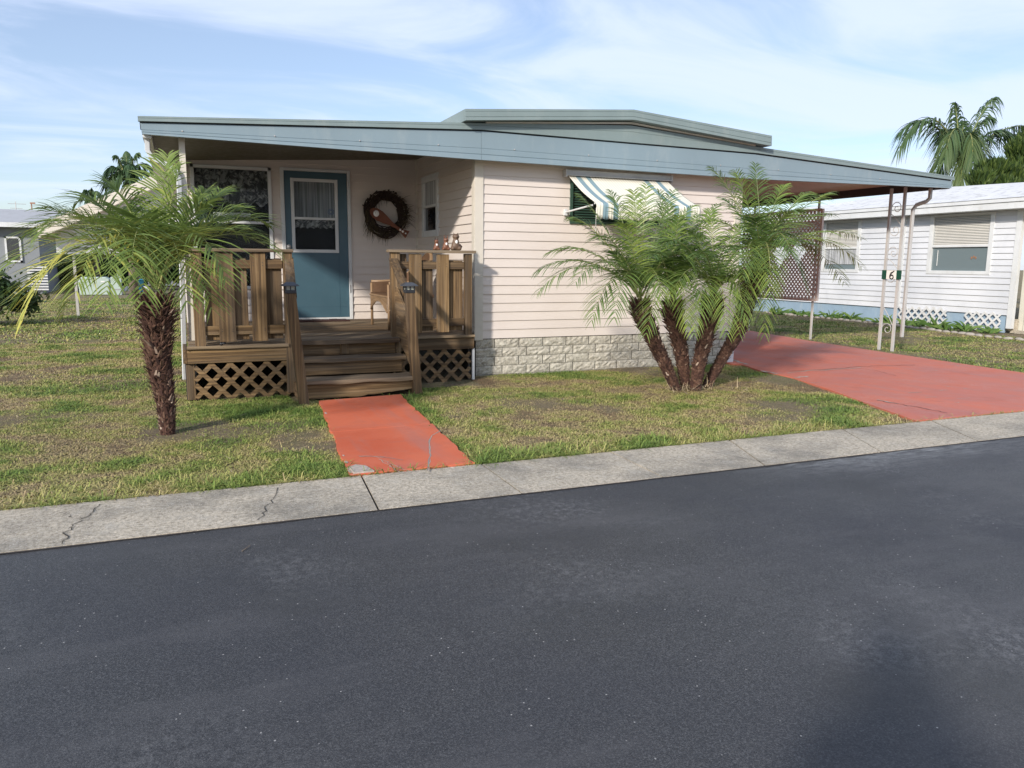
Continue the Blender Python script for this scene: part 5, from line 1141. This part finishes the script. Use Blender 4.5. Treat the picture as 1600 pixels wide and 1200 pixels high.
# hedges and trees on the horizon
for i, (x, y, rx, ry, rz, n_) in enumerate(((-7.6, 41, 1.5, 1.0, .9, 2600), (-4.9, 42, 1.7, 1.0, 1.05, 2800), (-2.2, 41.5, 1.6, 1.0, .85, 2600), (.4, 42, 1.8, 1.0, 1.1, 2800), (-9.6, 33.5, .9, .7, .8, 1500))):
    bush('hedge', 'dark bush at the far end of the lawn, '+('first', 'second', 'third', 'fourth', '')[i]+' from the left' if i < 4 else 'dark bush against the far grey house at the left edge', 'hedge', (x, y, 0), (rx, ry, rz), n_, .26, bush_leaf, 20+i, 'dark bushes at the end of the lawn' if i < 4 else None, 22)
def fartree(x, y, h, r, sd, lab):
    t = thing('tree', lab, 'tree', (x, y, 0), 'distant trees along the skyline'); F = Fol(); leafcloud((x, y, h-r*.7), (r, r, r*.8), 2600, r*.16, F, seed=sd, clumps=26); F.build('crown', bush_leaf, t)
    m = MB(); m.tube([(x, y, 0), (x, y, h-r)], [.25, .15], 8); m.build('trunk', bark_m, t)
for i, (px, y, h, r_) in enumerate(((1298, 60, 5.5, 2.4), (1318, 64, 6.6, 1.8), (1340, 68, 6.0, 2.2), (1270, 62, 5.2, 2.6), (1235, 66, 5.0, 2.8))):
    q = onY(px, 330, y); fartree(q.x, y, h, r_, 40+i, 'distant tree seen low under the carport roof, '+('middle', 'fourth', 'rightmost', 'second', 'leftmost')[i]+' of five')
for i, (x, y, h, r_) in enumerate(((-26, 70, 4.6, 3.2), (-20, 74, 4.2, 3.4), (3, 72, 4.4, 3.2), (9, 70, 4.2, 3.2))): fartree(x, y, h, r_, 60+i, 'distant tree low on the skyline behind the left houses, '+('first', 'second', 'third', 'fourth')[i]+' from the left')

# ------------------------------------------------------------------ grass
def inpoly(x, y, P):
    n = len(P); c = np.zeros(x.shape, bool); j = n-1
    for i in range(n):
        xi, yi, xj, yj = P[i][0], P[i][1], P[j][0], P[j][1]
        c ^= ((yi > y) != (yj > y)) & (x < (xj-xi)*(y-yi)/(yj-yi+1e-12)+xi); j = i
    return c
def scatter(n, x0, x1, y0, y1, hmin, hmax, wmul=1.0):
    x = rng.uniform(x0, x1, n); y = rng.uniform(y0, y1, n)
    bad = inpoly(x, y, [(p.x+.02, p.y) if k in (0, 3) else (p.x-.02, p.y) for k, p in enumerate(W)]) | inpoly(x+.02, y, [(p.x, p.y) for p in D]) & inpoly(x-.03, y, [(p.x, p.y) for p in D])
    bad |= (x > .05) & (x < XRd) & (y > FL-.02) & (y < 21) | (x > SX-.3) & (x < RX) & (y > WY-.03) & (y < 21) | (x > SX0-.1) & (x < SX1+.1) & (y > 7.98) & (y < 9)
    bad |= (x > 15.3) & (y > 11) | (y < KERB_Y-.012)
    # only keep what the camera side could see plus a margin
    P = np.stack([x, y, np.zeros(n)], 1)-np.array([0, 0, EYE]); wz = P@np.array(fw); px = 800+FPX*(P@np.array(rt2))/wz
    bad |= (px < -250) | (px > 1850)
    x, y = x[~bad], y[~bad]; n = len(x)
    # patchy cover: green where the turf is thick, straw and thatch where it is thin
    nz = np.array([.55*mnoise.noise(Vector((a*.8, b*.9, 3)))+.45*mnoise.noise(Vector((a*2.3, b*2.6, 9)))+.25*mnoise.noise(Vector((a*7, b*7, 1))) for a, b in zip(x, y)])
    keep = rng.uniform(0, 1, n) < np.clip(.9+.8*nz, .62, 1); x, y, nz = x[keep], y[keep], nz[keep]; n = len(x)
    near = np.clip((5.6-y)/.6, 0, 1)
    h = rng.uniform(hmin, hmax, n)*(.85+1.1*np.clip(nz, -.4, .6)+.35*near); a = rng.uniform(0, 6.283, n)+1.5*nz; flat = rng.uniform(0, 1, n)**1.5
    ln = rng.uniform(.7, 2.3, n)*np.maximum(h, .02); h = np.maximum(.003, h*(.15+.65*flat)); wd = rng.uniform(.003, .007, n)*wmul
    z = np.where(y < KERB_Y+.02, .004, -.010)+np.zeros(n); base = np.stack([x, y, z], 1); side = np.stack([-np.sin(a), np.cos(a), np.zeros(n)], 1); fwd_ = np.stack([np.cos(a), np.sin(a), np.zeros(n)], 1)
    mid = base+fwd_*(ln*.5)[:, None]+np.array([0, 0, 1])*(h*1.0)[:, None]; tip = base+fwd_*ln[:, None]+np.array([0, 0, 1])*(h*rng.uniform(.5, 1.2, n))[:, None]
    v = np.stack([base-side*wd[:, None]/2, base+side*wd[:, None]/2, mid+side*wd[:, None]*.45, mid-side*wd[:, None]*.45, tip], 1)
    tone = np.clip(.55+1.15*nz+.08*near-.22*np.exp(-((x-4.2)/1.6)**2-((y-6.6)/1.0)**2)+rng.normal(0, .11, n), 0, 1)
    return v, tone
parts = [scatter(520000, -3.2, 8.0, KERB_Y, 9.2, .010, .030, 1.0), scatter(150000, -3.5, 1.2, 8.4, 15, .016, .042, 1.5), scatter(100000, 9.9, 15.6, 5.0, 15.5, .016, .04, 1.8), scatter(60000, -6, .2, 15, 32, .03, .06, 3.2), scatter(25000, 10.5, 15.8, 13, 21, .03, .06, 2.6),
         scatter(9000, -3.2, 7.0, KERB_Y, KERB_Y+.35, .03, .075, 1.1), scatter(3500, .3, 1.1, 5.0, 8, .03, .06, 1.0), scatter(3000, 1.9, 2.5, 5.0, 8, .03, .06, 1.0)]
v = np.concatenate([p[0] for p in parts]); r_ = np.concatenate([p[1] for p in parts]); n = len(v); print('blades', n)
me = bpy.data.meshes.new('grass'); me.vertices.add(n*5); me.vertices.foreach_set('co', v.reshape(-1).astype(np.float32))
i0 = np.arange(n)*5; quad = np.stack([i0, i0+1, i0+2, i0+3], 1); tri = np.stack([i0+3, i0+2, i0+4], 1)
loops = np.concatenate([quad.ravel(), tri.ravel()]); me.loops.add(len(loops)); me.loops.foreach_set('vertex_index', loops); me.polygons.add(2*n)
me.polygons.foreach_set('loop_start', np.concatenate([np.arange(n)*4, 4*n+np.arange(n)*3])); me.update(calc_edges=True); me.materials.append(grass_m)
a = me.attributes.new('rnd', 'FLOAT', 'POINT'); a.data.foreach_set('value', np.repeat(r_, 5).astype(np.float32))
go = bpy.data.objects.new('grass', me); col.objects.link(go); tag(go, 'patchy short lawn grass, green mixed with straw and bare soil', 'grass', kind='stuff')
# fallen palm leaflets and twigs lying about
m = MB()
for _ in range(170):
    x, y = random.uniform(-2.2, 6.2), random.uniform(5.1, 8.2)
    if .85 < x < 2.3: continue
    a = random.uniform(0, 6.28); l = random.uniform(.03, .12); p = Vector((x, y, .022)); d = Vector((math.cos(a), math.sin(a), random.uniform(-.05, .2)))*l; s_ = Vector((-d.y, d.x, 0)).normalized()*.004
    m.quad(p-s_, p+s_, p+d+s_*.3, p+d-s_*.3)
tag(m.build('lawn_litter', straw_m), 'scattered dry leaf bits on the lawn', 'dry leaves', kind='stuff')
tw = onZ(385, 857); m = MB(); m.tube([onZ(378, 861, .0), onZ(384, 857, .004), onZ(391, 852, .003)], .0025, 5); tag(m.build('twig', bark_m), 'small dry twig lying on the asphalt near the kerb', 'twig')

# ------------------------------------------------------------------ the photographer, whose shadow falls on the road
pt_ = thing('person', 'standing person in shirt and trousers holding up a phone on the road', 'person', (-.22, -.34, 0))
def skin(name, verts, edges, rad, mat, parent, sub=2):
    me = bpy.data.meshes.new(name); me.from_pydata([tuple(Vector(v)-WL_(parent)) for v in verts], edges, []); me.materials.append(mat); o = bpy.data.objects.new(name, me); col.objects.link(o); o.parent = parent
    sk = o.modifiers.new('skin', 'SKIN'); sk.use_smooth_shade = True
    if not me.skin_vertices: me.attributes.new('skin', 'FLOAT', 'POINT')
    for i, r_ in enumerate(rad): me.skin_vertices[0].data[i].radius = (r_ if isinstance(r_, tuple) else (r_, r_))
    me.skin_vertices[0].data[0].use_root = True
    ss = o.modifiers.new('sub', 'SUBSURF'); ss.levels = sub; ss.render_levels = sub; return o
F3 = Vector((math.sin(YAW+.15), math.cos(YAW+.15), 0)); R3 = Vector((F3.y, -F3.x, 0)); Bp = Vector((-.38, -.40, 0))
def bp(r, f, z): return Bp+R3*r+F3*f+Vector((0, 0, z))
skin_m = paint('skin_tone', (.45, .28, .20), .06, .55); shirt_m = paint('shirt_cloth', (.16, .20, .28), .1, .9); jean_m = paint('trouser_cloth', (.06, .07, .10), .15, .9); shoe_m = paint('shoe_leather', (.05, .04, .035), .1, .6); hair_m = paint('hair_brown', (.05, .03, .018), .2, .8)
HZ = 1.40
v = [bp(0, 0, .92), bp(0, .01, 1.10), bp(0, .01, 1.28), bp(0, .02, 1.39), bp(0, .03, 1.455), bp(0, .05, 1.56), bp(0, .05, 1.66),
     bp(-.10, 0, .86), bp(-.11, .02, .48), bp(-.12, -.01, .09), bp(.10, 0, .86), bp(.11, .02, .48), bp(.12, -.01, .09),
     bp(-.18, .01, 1.37), bp(-.20, .12, 1.14), bp(.02, .33, 1.32), bp(.10, .40, 1.36), bp(.18, .01, 1.37), bp(.24, .12, 1.14), bp(.26, .33, 1.32), bp(.25, .40, 1.36)]
e = [(0, 1), (1, 2), (2, 3), (3, 4), (4, 5), (5, 6), (0, 7), (7, 8), (8, 9), (0, 10), (10, 11), (11, 12), (3, 13), (13, 14), (14, 15), (15, 16), (3, 17), (17, 18), (18, 19), (19, 20)]
skin('body', v, e, [(.15, .11), (.14, .10), (.16, .11), (.12, .09), .055, (.080, .10), (.070, .085), .088, .062, .042, .088, .062, .042, .062, .045, .032, .030, .062, .045, .032, .030], skin_m, pt_)
skin('shirt', [bp(0, 0, .90), bp(0, .01, 1.10), bp(0, .01, 1.27), bp(0, .015, 1.38), bp(-.18, .01, 1.375), bp(-.20, .10, 1.17), bp(.18, .01, 1.375), bp(.24, .10, 1.17)], [(0, 1), (1, 2), (2, 3), (3, 4), (4, 5), (3, 6), (6, 7)], [(.15, .12), (.14, .11), (.15, .115), (.09, .08), .07, .058, .07, .058], shirt_m, pt_)
skin('trousers', [bp(0, 0, .97), bp(-.10, 0, .84), bp(-.11, .02, .48), bp(-.12, -.01, .10), bp(.10, 0, .84), bp(.11, .02, .48), bp(.12, -.01, .10)], [(0, 1), (1, 2), (2, 3), (0, 4), (4, 5), (5, 6)], [(.165, .12), .105, .080, .062, .105, .080, .062], jean_m, pt_)
for sg in (-1, 1): skin('shoe', [bp(sg*.12, -.05, .045), bp(sg*.12, .05, .045), bp(sg*.13, .17, .035)], [(0, 1), (1, 2)], [.045, .045, .034], shoe_m, pt_)
m = MB(); m.ell(bp(0, .035, 1.635), (.088, .098, .105)); m.ell(bp(0, .0, 1.57), (.082, .075, .09)); m.build('hair', hair_m, pt_, smooth=True)
for sg, hx in ((-1, .10), (1, .25)):      # each hand: palm with four curled fingers and a thumb closing on the phone's edge
    w0 = bp(hx, .40, 1.36); pc = w0+F3*.03+Vector((0, 0, .035)); vv = [w0, pc]; ee = [(0, 1)]; rd = [.024, (.030, .016)]
    for q in range(4):
        a_ = pc+Vector((0, 0, -.024+q*.016))+F3*.018; b_ = a_+F3*.014-R3*sg*.012; c_ = b_-R3*sg*.018-F3*.004
        k0 = len(vv); vv += [a_, b_, c_]; ee += [(1, k0), (k0, k0+1), (k0+1, k0+2)]; rd += [.0085, .008, .007]
    k0 = len(vv); vv += [w0+Vector((0, 0, .012))-R3*sg*.012, w0+Vector((0, 0, .045))-R3*sg*.030]; ee += [(0, k0), (k0, k0+1)]; rd += [.010, .008]
    skin('hand', vv, ee, rd, skin_m, pt_, 1)
ph = thing('phone', 'slim black phone held up by the person on the road', 'phone', (0, -.02, 1.33))
qm = Matrix.Translation(Vector((0, 0, EYE))-fw*.016) @ Matrix(((rt2.x, up2.x, -fw.x, 0), (rt2.y, up2.y, -fw.y, 0), (rt2.z, up2.z, -fw.z, 0), (0, 0, 0, 1)))
MB().box((-.075, -.06, -.004), (.075, .015, .004), qm).build('case', black_m, ph, bevel=.002); MB().box((-.071, -.056, .0042), (.071, .011, .005), qm).build('screen', glass_dark, ph)
